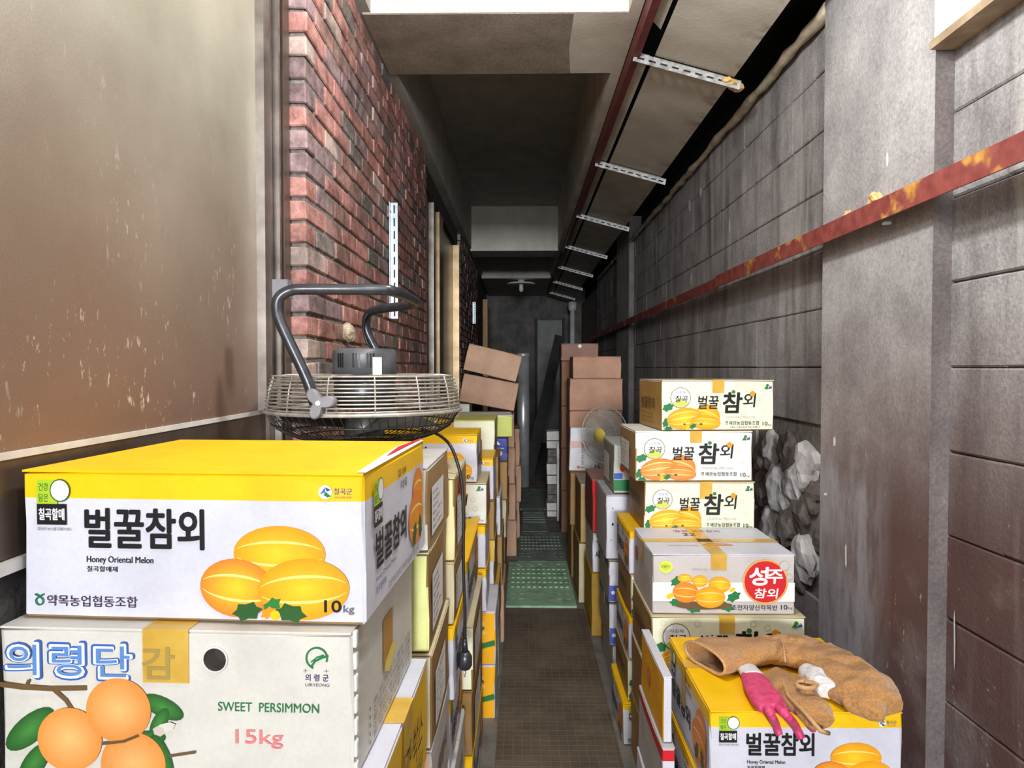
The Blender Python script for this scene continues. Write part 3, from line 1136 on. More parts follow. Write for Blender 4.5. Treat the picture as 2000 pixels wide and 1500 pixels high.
def coop_mark(p, u, v, r, col, k=1):
    p.ring(u, v, r, r * 0.32, col, k, 16)
    p.stroke([(u - r * 0.9, v + r * 2.0 * p.W / p.H * 0.75), (u, v + r * p.W / p.H)], r * 0.4, col, k)
    p.stroke([(u + r * 0.9, v + r * 2.0 * p.W / p.H * 0.75), (u, v + r * p.W / p.H)], r * 0.4, col, k)


def design_honey_front(p):
    p.part('brand_badge')
    badge(p, 0.052, 0.64, 0.115)
    p.text('칠곡군 농산물 공동브랜드', 0.052, 0.60, 0.155, 0.622, C['dgrey'], 1)
    p.part('title_lettering')
    p.text('벌꿀참외', 0.195, 0.49, 0.54, 0.755, C['ink'], 1, 0.024)
    p.part('subtitle_lettering')
    p.text('Honey Oriental Melon', 0.198, 0.375, 0.393, 0.432, C['ink'], 1, 0.008)
    p.text('칠곡할매체', 0.198, 0.325, 0.288, 0.363, C['ink'], 1, 0.01)
    p.part('producer_lettering')
    coop_mark(p, 0.055, 0.115, 0.013, C['teal'])
    p.text('약목농업협동조합', 0.078, 0.085, 0.345, 0.16, C['purple'], 1, 0.006)
    p.part('melon_picture')
    melon(p, 0.757, 0.47, 0.131, 0.078, 0, 1)
    melon(p, 0.635, 0.235, 0.106, 0.082, -6, 2, 'mel', 'org2')
    melon(p, 0.825, 0.235, 0.13, 0.086, 4, 3)
    leafshape(p, 0.665, 0.08, 0.035, 10, C['dgreen'], 5)
    leafshape(p, 0.79, 0.075, 0.036, -10, C['dgreen'], 5)
    leafshape(p, 0.735, 0.12, 0.026, 40, C['leaf'], 5)
    leafshape(p, 0.725, 0.075, 0.02, 30, C['orange'], 6)
    p.ell(0.745, 0.06, 0.014, 0.014, C['yellow'], 7)
    p.part('weight_lettering')
    p.text('10', 0.885, 0.09, 0.932, 0.168, C['ink'], 8, 0.03)
    p.text('kg', 0.938, 0.075, 0.968, 0.135, C['dgrey'], 8, 0.01)
    p.part('county_emblem')
    p.ell(0.888, 0.885, 0.019, 0.019, C['pale'], 1)
    p.poly([(0.873, 0.87), (0.888, 0.92), (0.888, 0.885)], C['blue'], 2)
    p.poly([(0.888, 0.89), (0.905, 0.86), (0.895, 0.85), (0.884, 0.865)], C['green'], 2)
    p.poly([(0.888, 0.92), (0.905, 0.90), (0.892, 0.89)], C['oblue'], 2)
    p.text('칠곡군', 0.912, 0.87, 0.963, 0.912, C['oblue'], 1)
    p.text('CHILGOK GUN', 0.914, 0.845, 0.961, 0.858, C['dgrey'], 1)
    p.flush()


def design_honey_side(p, hand=True):
    p.part('brand_badge')
    badge(p, 0.10, 0.60, 0.13)
    p.part('title_lettering')
    p.text('벌꿀참외', 0.12, 0.30, 0.60, 0.56, C['ink'], 1, 0.03)
    p.part('subtitle_lettering')
    p.text('Honey Oriental Melon', 0.12, 0.20, 0.42, 0.25, C['navy'], 1)
    p.text('칠곡할매체', 0.12, 0.13, 0.26, 0.18, C['navy'], 1)
    p.text('경상북도 칠곡군 약목면 농산물 공동브랜드', 0.30, 0.06, 0.86, 0.11, C['dgrey'], 1)
    p.part('melon_picture')
    melon(p, 0.84, 0.60, 0.11, 0.105, 0, 1, 'mel2', 'org2')
    melon(p, 0.80, 0.38, 0.15, 0.12, 0, 2, 'mel2', 'org2')
    leafshape(p, 0.76, 0.24, 0.05, 60, C['dgreen'], 4)
    leafshape(p, 0.88, 0.26, 0.05, 100, C['dgreen'], 4)
    if hand:
        p.part('handwriting')
        p.text('칠108', 0.46, 0.84, 0.60, 0.90, C['ink'], 1)
        p.text('약목', 0.50, 0.72, 0.62, 0.80, C['ink'], 1)
    p.flush()


def design_cream_front(p, warm=True, tel=True):
    p.part('round_emblem')
    p.ell(0.165, 0.66, 0.090, 0.090, C['olive'], 1)
    p.ell(0.165, 0.66, 0.084, 0.084, C['pale'], 2)
    p.ell(0.165, 0.66, 0.082, 0.082, C['pear'], 2.5, 0, None, 16, 215, 325)
    p.text('아침해', 0.123, 0.735, 0.21, 0.795, C['oblue'], 3)
    p.text('칠곡', 0.112, 0.575, 0.222, 0.70, C['ink'], 3, 0.02, 0.01)
    p.part('title_lettering')
    p.text('벌꿀', 0.315, 0.44, 0.495, 0.70, C['ink'], 6, 0.015, 0.01)
    p.text('참', 0.535, 0.36, 0.70, 0.76, C['ink'], 6, 0.03, 0.012)
    p.text('외', 0.715, 0.47, 0.82, 0.75, C['ink'], 6, 0.015, 0.012)
    p.ell(0.632, 0.78, 0.017, 0.015, C['leaf'], 6)
    for i in range(5):
        a = R(90 + 72 * i)
        p.ell(0.80 + 0.014 * math.cos(a), 0.74 + 0.030 * math.sin(a), 0.012, 0.012, C['orange'], 7)
    p.part('melon_picture')
    leafshape(p, 0.055, 0.47, 0.045, 20, C['green'], 1)
    leafshape(p, 0.04, 0.17, 0.04, 60, C['green'], 1)
    leafshape(p, 0.06, 0.04, 0.03, 0, C['green'], 1)
    b, r_ = ('mel', 'mel2') if warm else ('tan', 'org2')
    melon(p, 0.40, 0.27, 0.115, 0.110, -20, 2, b, r_, (-0.3, 0.4))
    melon(p, 0.20, 0.245, 0.155, 0.092, 8, 3, b, r_, (-0.5, 0.05, 0.6))
    melon(p, 0.385, 0.165, 0.135, 0.062, -4, 4, b, r_, (-0.2, 0.5))
    leafshape(p, 0.275, 0.09, 0.028, 30, C['green'], 6)
    leafshape(p, 0.225, 0.06, 0.022, 70, C['yellow'], 7)
    p.ell(0.20, 0.13, 0.012, 0.008, C['brown'], 7)
    p.ell(0.345, 0.13, 0.014, 0.009, C['brown'], 7)
    p.part('subtitle_lettering')
    p.text('ORIENTAL MELONS', 0.565, 0.245, 0.83, 0.29, C['lgrey'], 1)
    coop_mark(p, 0.575, 0.145, 0.011, C['ink'])
    p.text('왜관농업협동조합', 0.595, 0.11, 0.865, 0.19, C['ink'], 1, 0.012)
    if tel:
        p.text('TEL:(054)974-2901', 0.60, 0.04, 0.865, 0.08, C['ink'], 1)
    p.part('weight_lettering')
    p.text('10', 0.895, 0.095, 0.938, 0.175, C['ink'], 1, 0.01)
    p.text('kg', 0.943, 0.085, 0.972, 0.13, C['dgrey'], 1)
    p.part('hill_emblem')
    p.poly([(0.905, 0.83), (0.945, 0.83), (0.932, 0.93)], C['leaf'], 1)
    p.ell(0.935, 0.91, 0.013, 0.012, C['leaf'], 1.5)
    p.poly([(0.945, 0.84), (0.96, 0.84), (0.953, 0.90)], C['oblue'], 2)
    p.poly([(0.955, 0.845), (0.975, 0.845), (0.966, 0.915)], C['oblue'], 2)
    p.part('faint_pattern')
    for (u, v) in ((0.08, 0.9), (0.30, 0.9), (0.66, 0.9), (0.75, 0.83), (0.88, 0.62), (0.9, 0.4), (0.72, 0.33)):
        p.ring(u, v, 0.022, 0.005, rgb(214, 214, 186), 0.2, 8)
    p.flush()


def design_kraft_side(p, paper=True, seed=0):
    rd = random.Random(seed)
    p.part('title_lettering')
    p.text('벌꿀참외', 0.14, 0.40, 0.72, 0.64, C['brown'], 1, 0.02)
    p.part('small_print')
    for i in range(3):
        p.text('상자당 무게 10kg 생산자 주소', 0.12, 0.10 + 0.09 * i, 0.12 + rd.uniform(0.5, 0.75), 0.14 + 0.09 * i, C['brown'], 1)
    if paper:
        p.part('paper_label')
        p.rect(0.12, 0.14, 0.66, 0.74, C['pale'], 2)
        for i in range(6):
            p.text(rd.choice(['배송 주문서', '품목 참외 10kg', '받는 사람', '경북 칠곡군', '출하 번호']), 0.17, 0.20 + 0.085 * i, 0.17 + rd.uniform(0.2, 0.42), 0.245 + 0.085 * i, C['dgrey'], 3)
    p.flush()


def design_persimmon_front(p):
    p.part('title_lettering')
    for ch, u0, u1 in (('의', 0.030, 0.112), ('령', 0.158, 0.242), ('단', 0.284, 0.378)):
        p.text(ch, u0 - 0.010, 0.675, u1 + 0.010, 0.915, C['blue'], 1, 0.055)
        p.text(ch, u0 - 0.006, 0.683, u1 + 0.006, 0.907, C['pale'], 2, 0.036)
        p.text(ch, u0, 0.695, u1, 0.895, rgb(92, 138, 204), 3, 0.012)
    p.text('감', 0.415, 0.69, 0.505, 0.895, rgb(168, 142, 74), 6, 0.02)
    p.part('county_emblem')
    p.ring(0.90, 0.845, 0.031, 0.005, C['green'], 1, 26, -20, 250)
    p.stroke([(0.885, 0.79), (0.895, 0.825), (0.915, 0.85), (0.93, 0.86)], 0.006, C['green'], 1)
    p.stroke([(0.885, 0.82), (0.90, 0.85), (0.918, 0.865)], 0.004, C['green'], 1)
    p.text('의 령 군', 0.868, 0.695, 0.932, 0.74, C['navy'], 1, 0.005)
    p.text('UIRYEONG', 0.868, 0.66, 0.934, 0.68, C['dgrey'], 1)
    for u in (0.868, 0.926):
        p.stroke([(u, 0.75), (u, 0.775)], 0.001, C['dgrey'], 1)
        p.stroke([(u - 0.006, 0.762), (u + 0.006, 0.762)], 0.001, C['dgrey'], 1)
    p.part('name_lettering')
    p.text('SWEET  PERSIMMON', 0.625, 0.485, 0.905, 0.545, C['green'], 1, 0.004)
    p.part('weight_lettering')
    p.text('15kg', 0.673, 0.245, 0.805, 0.365, C['pink'], 1, 0.01)
    p.part('persimmon_picture')
    asp = p.W / p.H
    p.stroke([(-0.0 + 0.005, 0.625), (0.07, 0.61), (0.15, 0.605), (0.25, 0.615)], 0.014, C['brown'], 1)
    p.stroke([(0.08, 0.615), (0.088, 0.655)], 0.008, C['brown'], 1)
    p.stroke([(0.16, 0.60), (0.195, 0.53), (0.215, 0.46)], 0.012, C['brown'], 1)
    for (u, v, r, rot) in ((0.47, 0.50, 0.055, -25), (0.46, 0.40, 0.04, 60), (0.09, 0.33, 0.075, 40), (0.10, 0.10, 0.06, 55), (0.42, 0.28, 0.05, 10), (0.46, 0.13, 0.07, -75)):
        p.ell(u, v, r * 1.15, r * 0.5, rgb(70, 140, 60), 2, rot, rgb(40, 92, 40), 20)
    for (u, v) in ((0.345, 0.475), (0.205, 0.27), (0.385, 0.12)):
        p.ell(u, v, 0.092, 0.089, C['persim'], 4 + v, 0, C['persim2'], 34)
    p.stroke([(0.30, 0.25), (0.36, 0.27), (0.40, 0.31)], 0.008, C['brown'], 6)
    p.stroke([(0.49, 0.18), (0.56, 0.21)], 0.007, C['brown'], 6)
    p.part('scuff')
    p.ell(0.475, 0.365, 0.034, 0.014, rgb(222, 216, 204), 8, 20, None, 7)
    p.ell(0.46, 0.345, 0.018, 0.014, rgb(206, 196, 180), 9, -20, None, 6)
    p.flush()


def design_persimmon_side(p):
    p.part('handle_flap')
    p.poly([(0.40, 0.42), (0.56, 0.50), (0.56, 0.80), (0.40, 0.80)], rgb(188, 140, 72), 1)
    p.poly([(0.41, 0.40), (0.50, 0.33), (0.62, 0.44), (0.56, 0.52), (0.43, 0.46)], rgb(232, 214, 110), 3)
    p.part('small_print')
    rd = random.Random(5)
    for i in range(5):
        p.text(rd.choice(['의령에서 자란 맛좋은 단감', '신선하고 안전한 농산물', '물 맑고 공기 좋은 고장']), 0.25, 0.06 + 0.06 * i, 0.92, 0.10 + 0.06 * i, C['dgrey'], 1)
        p.ell(0.20, 0.08 + 0.06 * i, 0.008, 0.008, C['dgrey'], 1, 0, None, 8)
    p.flush()


def design_seongju_front(p):
    p.part('pale_band')
    p.rect(0.005, 0.22, 0.995, 0.54, C['pale'], 0)
    p.part('round_emblem')
    p.ell(0.79, 0.555, 0.160, 0.160, C['tan'], 1)
    p.ell(0.79, 0.555, 0.146, 0.146, C['red'], 2)
    p.text('성', 0.675, 0.50, 0.80, 0.80, C['pale'], 3, 0.035, 0.01)
    p.text('주', 0.80, 0.53, 0.905, 0.76, C['pale'], 3, 0.03, 0.008)
    p.text('참외', 0.71, 0.28, 0.87, 0.44, C['pale'], 3, 0.025, 0.01)
    for (u, v, r) in ((0.92, 0.83, 0.034), (0.955, 0.64, 0.022)):
        p.ring(u, v, r, 0.004, C['lgrey'], 4, 18)
        p.ell(u, v, r - 0.004, r - 0.004, C['grey'], 3.8)
    p.part('melon_picture')
    for (u, v, r, rot) in ((0.17, 0.56, 0.04, 40), (0.17, 0.20, 0.04, 0), (0.30, 0.10, 0.045, 10), (0.52, 0.13, 0.045, -20), (0.57, 0.30, 0.045, 30)):
        leafshape(p, u, v, r, rot, C['green'], 1)
    p.ell(0.36, 0.15, 0.2, 0.03, C['brown'], 1.5)
    melon(p, 0.23, 0.61, 0.052, 0.030, 0, 2)
    melon(p, 0.335, 0.56, 0.055, 0.042, 0, 2)
    melon(p, 0.47, 0.50, 0.078, 0.058, 0, 3)
    melon(p, 0.235, 0.37, 0.093, 0.072, -5, 4, 'orange', 'org2')
    melon(p, 0.405, 0.29, 0.105, 0.076, 0, 5)
    leafshape(p, 0.125, 0.31, 0.026, 30, C['yellow'], 6)
    leafshape(p, 0.56, 0.42, 0.02, 30, C['yellow'], 6)
    p.part('quality_badge')
    p.ell(0.095, 0.80, 0.048, 0.044, C['lime'], 1, 0, rgb(220, 226, 90))
    p.text('참별미소', 0.06, 0.79, 0.13, 0.83, C['dgreen'], 2)
    p.part('name_lettering')
    p.text('SEONGJU CHAMOE', 0.28, 0.735, 0.52, 0.775, C['lgrey'], 1)
    p.text('초전자양산작목반', 0.555, 0.075, 0.875, 0.165, C['ink'], 7, 0.008)
    p.part('weight_lettering')
    p.text('10', 0.90, 0.085, 0.945, 0.165, C['ink'], 1, 0.01)
    p.text('kg', 0.95, 0.085, 0.98, 0.13, C['dgrey'], 1)
    p.flush()


def design_orange_front(p):
    p.part('badge')
    p.ring(0.86, 0.78, 0.03, 0.008, C['pale'], 2, 16)
    p.ell(0.86, 0.70, 0.038, 0.02, C['green'], 1)
    p.text('농협', 0.83, 0.58, 0.90, 0.64, C['pale'], 1)
    p.part('leaf_wave')
    asp = p.W / p.H
    p.stroke([(0.70, 0.20), (0.80, 0.27), (0.90, 0.36), (0.98, 0.40)], 0.03, C['green'], 1)
    p.stroke([(0.86, 0.37), (0.98, 0.44)], 0.03, C['green'], 1.5)
    melon(p, 0.35, 0.35, 0.18, 0.12, 0, 0.5)
    p.part('title_lettering')
    p.text('참외', 0.2, 0.62, 0.5, 0.85, C['pale'], 1, 0.03)
    p.flush()


# ------------------------------------------------------------------ cartons
def carton_body(name, W, D, H, colf, mat='card', band=None, wear=0.003, seed=0, cut=None, bev=0.004):
    """closed carton, origin at base centre, front faces -y; faces dented a little inwards; colf(normal, centre) -> colour"""
    rd = random.Random(seed)
    bm = bmesh.new()
    bmesh.ops.create_cube(bm, size=1.0)
    for v in bm.verts:
        v.co = Vector((v.co.x * W, v.co.y * D, (v.co.z + 0.5) * H))
    bmesh.ops.bevel(bm, geom=list(bm.edges), offset=bev, segments=1, affect='EDGES')
    for zz in (list(band) if band else []) + [H * 0.33, H * 0.66]:
        bmesh.ops.bisect_plane(bm, geom=bm.verts[:] + bm.edges[:] + bm.faces[:], plane_co=(0, 0, zz), plane_no=(0, 0, 1))
    for xx in (-W * 0.28, W * 0.02, W * 0.3):
        bmesh.ops.bisect_plane(bm, geom=bm.verts[:] + bm.edges[:] + bm.faces[:], plane_co=(xx, 0, 0), plane_no=(1, 0, 0))
    for yy in (-D * 0.2, D * 0.22):
        bmesh.ops.bisect_plane(bm, geom=bm.verts[:] + bm.edges[:] + bm.faces[:], plane_co=(0, yy, 0), plane_no=(0, 1, 0))
    off = Vector((seed * 1.31, seed * 0.77, seed * 2.1))
    for v in bm.verts:
        c = v.co
        k = abs(noise.noise(c * 6 + off)) * wear
        ex, ey, ez = abs(c.x) / (W / 2), abs(c.y) / (D / 2), abs(c.z - H / 2) / (H / 2)
        if ex > 0.9 and ey > 0.9:
            k += rd.uniform(0, wear)
        if ex > 0.95:
            c.x -= math.copysign(k, c.x)
        if ey > 0.95:
            c.y -= math.copysign(k, c.y)
        if ez > 0.97 and c.z > H / 2:
            c.z -= k
    if cut:
        for (u, v_, r) in cut:
            pass
    me = bpy.data.meshes.new(name)
    bm.normal_update()
    bm.to_mesh(me)
    ca = me.color_attributes.new('Col', 'FLOAT_COLOR', 'CORNER')
    for pl in me.polygons:
        col = colf(pl.normal, pl.center)
        for li in pl.loop_indices:
            ca.data[li].color = col
    bm.free()
    me.materials.append(MATS[mat])
    return me


def side_of(n):
    if n.z > 0.5:
        return 'top'
    if n.z < -0.5:
        return 'bottom'
    if abs(n.y) >= abs(n.x):
        return 'front' if n.y < 0 else 'back'
    return 'right' if n.x > 0 else 'left'


def front_face(root, W, D, H):
    return Print(root, (-W / 2, -D / 2, 0), (1, 0, 0), (0, 0, 1), (0, -1, 0), W, H)


def right_face(root, W, D, H):
    return Print(root, (W / 2, -D / 2, 0), (0, 1, 0), (0, 0, 1), (1, 0, 0), D, H)


def left_face(root, W, D, H):
    return Print(root, (-W / 2, D / 2, 0), (0, -1, 0), (0, 0, 1), (-1, 0, 0), D, H)


def top_face(root, W, D, H):
    return Print(root, (-W / 2, -D / 2, H), (1, 0, 0), (0, 1, 0), (0, 0, 1), W, D)


def tape_strip(root, W, D, H, u0, u1, drop_front=0.0, drop_back=0.0, lift=0.0035, name='tape'):
    """adhesive tape running front to back over the top, folded down the front"""
    m = MB()
    x0, x1 = -W / 2 + u0 * W, -W / 2 + u1 * W
    e = 0.0016
    pts = []
    if drop_front:
        pts.append((-D / 2 - e, H - drop_front))
    pts += [(-D / 2 - e, H + lift), (D / 2, H + lift)]
    for (a, b) in zip(pts[:-1], pts[1:]):
        m.poly([(x0, a[0], a[1]), (x1, a[0], a[1]), (x1, b[0], b[1]), (x0, b[0], b[1])], 'tape')
    return m.build(name, root)


def tape_side(root, W, D, H, u0, u1, drop, side, lift=0.0035):
    """tape running left to right over the top and down the given sides"""
    m = MB()
    y0, y1 = -D / 2 + u0 * D, -D / 2 + u1 * D
    e = 0.0016
    pts = [(-W / 2 - e, H - drop)] if side in ('left', 'both') else []
    pts += [(-W / 2 - e, H + lift), (W / 2 + e, H + lift)]
    if side in ('right', 'both'):
        pts.append((W / 2 + e, H - drop))
    for (a, b) in zip(pts[:-1], pts[1:]):
        m.poly([(a[0], y1, a[1]), (a[0], y0, a[1]), (b[0], y0, b[1]), (b[0], y1, b[1])], 'tape')
    return m.build('tape', root)


def lid(root, W, D, H, col, name='lid', mat='card', gap=0.002, seed=0):
    """top panel lying on the carton, a hair above the walls"""
    m = MB()
    m.box(-W / 2 + 0.003, W / 2 - 0.003, -D / 2 + 0.001, D / 2 - 0.003, H - 0.0005, H + 0.0022, mat, col)
    return m.build(name, root)


def flaps(root, W, D, H, col, mat='kraft'):
    """two top flaps meeting in a seam along the width"""
    for s in (-1, 1):
        m = MB()
        y0, y1 = (-D / 2 + 0.002, -0.0012) if s < 0 else (0.0012, D / 2 - 0.002)
        m.box(-W / 2 + 0.002, W / 2 - 0.002, y0, y1, H - 0.0005, H + 0.0024, mat, col)
        m.build('flap', root)


MELON_N = [0]


def carton(kind, x0, y0, z0, W, D, H, label, rz=0.0, rx=0.0, ry=0.0, cat='carton', group=None, **kw):
    """x0, y0: left edge and front edge before turning about the base centre"""
    MELON_N[0] += 1
    sd = MELON_N[0]
    names = {'honey': 'honey_melon_carton', 'cream': 'cream_melon_carton', 'persimmon': 'persimmon_carton', 'seongju': 'melon_gift_carton',
             'kraft': 'brown_carton', 'white': 'white_carton', 'orange': 'orange_carton', 'blue': 'blue_carton', 'pear': 'pear_carton', 'plain': 'printed_carton'}
    root = empty(names[kind], (x0 + W / 2, y0 + D / 2, z0), (R(rx), R(ry), R(rz)))
    tag(root, label, cat, group)
    pr = kw.get('prints', '')          # which faces carry print: f, l, r
    wear = kw.get('wear', 0.003)
    LT = 0.0027
    h = H - LT
    if kind == 'honey':
        bandv = kw.get('band', 0.81) * H

        def cf(n, c):
            s = side_of(n)
            if s == 'top':
                return C['yellow']
            if s == 'bottom':
                return C['kraft']
            return C['yellow'] if c.z > bandv - 0.0005 else C['white']
        obj('body', carton_body('body', W, D, h, cf, 'card', [bandv], wear, sd), root)
        lid(root, W, D, h, C['yellow'])
        if 'f' in pr:
            design_honey_front(front_face(root, W, D, h))
        if 'r' in pr:
            design_honey_side(right_face(root, W, D, h))
        if 'l' in pr:
            design_honey_side(left_face(root, W, D, h))
    elif kind == 'cream':
        sc = kw.get('side', C['kraft'])
        fc = kw.get('front', C['cream'])

        def cf(n, c):
            s = side_of(n)
            return sc if s in ('left', 'right') else C['kraft'] if s == 'bottom' else kw.get('topc', C['beige']) if s == 'top' else fc
        obj('body', carton_body('body', W, D, h, cf, 'card', None, wear, sd), root)
        flaps(root, W, D, h, kw.get('topc', C['beige']), 'card')
        if 'f' in pr:
            design_cream_front(front_face(root, W, D, h), kw.get('warm', True), kw.get('tel', True))
        if 'r' in pr:
            design_kraft_side(right_face(root, W, D, h), kw.get('paper', True), sd)
        if 'l' in pr:
            design_kraft_side(left_face(root, W, D, h), kw.get('paper', True), sd)
    elif kind == 'persimmon':
        def cf(n, c):
            return rgb(216, 212, 203)
        bme = carton_body('body', W, D, h, cf, 'card', None, wear, sd)
        bo = obj('body', bme, root)
        hole = MB()
        hu, hv = -W / 2 + 0.617 * W, 0.82 * h
        hole.lathe([(0.0155, -0.03), (0.0155, 0.03)], 'lintel_dark', 20, Matrix.Translation((hu, -D / 2, hv)) @ Matrix.Rotation(R(90), 4, 'X'))
        cutter = hole.build('cutter')
        cutter.location = root.location
        cutter.rotation_euler = root.rotation_euler
        md = bo.modifiers.new('hole', 'BOOLEAN')
        md.object = cutter
        md.operation = 'DIFFERENCE'
        md.solver = 'EXACT'
        md.material_mode = 'TRANSFER'
        bpy.context.view_layer.update()
        me2 = bpy.data.meshes.new_from_object(bo.evaluated_get(bpy.context.evaluated_depsgraph_get()))
        bo.modifiers.clear()
        bo.data = me2
        bpy.data.objects.remove(cutter)
        rim = MB()
        rim.tube([(hu + 0.0165 * math.cos(2 * math.pi * i / 18), -D / 2 - 0.0005, hv + 0.0165 * math.sin(2 * math.pi * i / 18)) for i in range(18)], 0.0014, 'paper', 5, True)
        rim.build('hole_rim', root)
        lid(root, W, D, h, rgb(218, 215, 208))
        design_persimmon_front(front_face(root, W, D, h))
        design_persimmon_side(right_face(root, W, D, h))
        for i in range(7):
            tb = bevel_box_mesh('corner_tab', 0.006, 0.011, 0.022, 'white_board', 0.0028, 0.0, i, 2)
            obj('corner_tab', tb, root, (W / 2 - 0.0005, -D / 2 + 0.012, 0.018 + 0.029 * i if i < 7 else 0))
    elif kind == 'seongju':
        def cf(n, c):
            s = side_of(n)
            return C['white'] if s == 'top' else rgb(196, 190, 188)
        obj('body', carton_body('body', W, D, h, cf, 'card', None, wear, sd), root)
        flaps(root, W, D, h, C['white'], 'card')
        design_seongju_front(front_face(root, W, D, h))
        p = top_face(root, W, D, h + LT)
        p.part('top_picture')
        p.ell(0.53, 0.30, 0.11, 0.055, rgb(196, 70, 60), 1, 0, None, 24, 0, 180)
        p.ell(0.53, 0.30, 0.10, 0.045, C['orange'], 2, 0, C['mel2'], 24, 0, 180)
        p.text('SEONGJU CHAMOE', 0.16, 0.26, 0.38, 0.31, C['lgrey'], 1)
        p.text('벌꿀 성주참외', 0.30, 0.80, 0.66, 0.88, C['dgrey'], 1)
        p.text('22', 0.34, 0.66, 0.44, 0.76, C['ink'], 1, 0.005, 0.01)
        p.flush()
        p = left_face(root, W, D, h)
        p.part('round_emblem')
        p.ell(0.20, 0.62, 0.075, 0.075, rgb(190, 60, 56), 1)
        p.part('small_print')
        for i in range(5):
            p.text('성주참외 생산자 표시사항', 0.38, 0.15 + 0.11 * i, 0.85, 0.20 + 0.11 * i, C['lgrey'], 1)
        p.flush()
    elif kind == 'orange':
        def cf(n, c):
            s = side_of(n)
            return C['yellow2'] if s in kw.get('faces', ('front',)) else kw.get('rest', C['white'])
        obj('body', carton_body('body', W, D, h, cf, 'card', None, wear, sd), root)
        flaps(root, W, D, h, kw.get('topc', C['white']), 'card')
        if 'f' in pr:
            design_orange_front(front_face(root, W, D, h))
    else:
        fc = kw.get('front', C['kraft2'])
        sc = kw.get('side', fc)
        tc = kw.get('topc', sc)
        bc = kw.get('bandc')
        bv = kw.get('band', 0.82) * H
        mt = 'kraft' if kind == 'kraft' else 'card'

        def cf(n, c):
            s = side_of(n)
            if s == 'top':
                return tc
            if bc is not None and c.z > bv - 0.0005 and s != 'bottom':
                return bc
            return fc if s in ('front', 'back') else sc
        obj('body', carton_body('body', W, D, h, cf, mt, [bv], wear, sd), root)
        flaps(root, W, D, h, tc, mt)
        if 'r' in pr:
            design_kraft_side(right_face(root, W, D, h), kw.get('paper', True), sd)
        if 'l' in pr:
            design_kraft_side(left_face(root, W, D, h), kw.get('paper', True), sd)
    if 'tape' in kw:
        a, b, d = kw['tape']
        tape_strip(root, W, D, h, a, b, d)
    if 'xtape' in kw:
        a, b, d, s = kw['xtape']
        tape_side(root, W, D, h, a, b, d, s)
    return root


# ------------------------------------------------------------------ stacks along the left
def left(kind, right, y0, z0, W, D, H, label, **kw):
    return carton(kind, right - W, y0, z0, W, D, H, label, **kw)


G1 = 'cartons in the front left stack'
left('persimmon', -0.212, 0.880, 0.852, 0.480, 0.395, 0.204, 'sweet persimmon box with persimmons on a branch printed on white board', rz=-2.0, tape=(0.415, 0.545, 0.068))
melon_front = left('honey', -0.196, 0.903, 1.058, 0.480, 0.395, 0.203, 'white and yellow honey melon box on top of the sweet persimmon box', rz=-3.0, prints='fr', wear=0.0025)
# torn, lifted strip of board along the right top edge
m = MB()
m.poly([(0.228, -0.196, 0.2035), (0.240, -0.196, 0.2035), (0.2395, 0.194, 0.2045), (0.232, 0.194, 0.2075), (0.220, 0.06, 0.2085), (0.224, -0.08, 0.206)], 'paper')
m.build('torn_edge', melon_front)
m = MB()
m.poly([(0.232, -0.06, 0.2072), (0.236, 0.19, 0.2078), (0.233, 0.19, 0.2085), (0.225, 0.05, 0.2092)], 'card', C['red'])
m.build('torn_liner', melon_front)
yb = left('plain', -0.184, 0.872, 0.655, 0.47, 0.410, 0.194, 'yellow sided box with handwriting and a white top, directly under the sweet persimmon box', rz=-1.5, front=C['yellow'], side=rgb(236, 190, 40), topc=C['white'], xtape=(0.42, 0.62, 0.07, 'right'))
p = right_face(yb, 0.47, 0.410, 0.191)
p.part('handwriting')
p.text('사과 박스', 0.30, 0.40, 0.80, 0.75, C['ink'], 9, 0.0, 0.04)
p.text('약목', 0.55, 0.12, 0.80, 0.34, C['brown'], 9, 0.0, 0.04)
p.flush()
left('white', -0.190, 0.885, 0.435, 0.45, 0.39, 0.218, 'white carton third from the top under the sweet persimmon box', front=C['white'], side=C['white'])
left('kraft', -0.190, 0.885, 0.217, 0.45, 0.39, 0.216, 'brown carton second from the floor below the sweet persimmon box', front=C['kraft'])
left('kraft', -0.190, 0.885, 0.0, 0.45, 0.39, 0.215, 'brown carton on the floor at the foot of the persimmon box stack', front=C['kraft'])

# second stack
left('cream', -0.182, 1.335, 1.035, 0.44, 0.325, 0.168, 'cream carton with a paper slip on its brown side, next behind the yellow melon box', prints='r', side=C['kraft'], front=C['cream2'], topc=C['grey'], rz=-1)
left('cream', -0.184, 1.337, 0.832, 0.44, 0.325, 0.201, 'pale green fronted carton under the one with a paper slip behind the yellow box', prints='r', front=rgb(222, 226, 150), side=C['kraft3'])
left('cream', -0.178, 1.335, 0.638, 0.44, 0.325, 0.192, 'brown sided carton beside the cord, level with the sweet persimmon box base', prints='r', side=C['kraft3'])
left('white', -0.178, 1.335, 0.444, 0.44, 0.325, 0.192, 'grey white carton with small print low in the second left stack', side=rgb(190, 186, 184), prints='r', paper=False)
left('kraft', -0.182, 1.335, 0.222, 0.44, 0.325, 0.220, 'brown carton second from the floor in the second left stack', front=C['kraft'])
left('kraft', -0.182, 1.335, 0.0, 0.44, 0.325, 0.220, 'brown carton on the floor in the second left stack', front=C['kraft'])

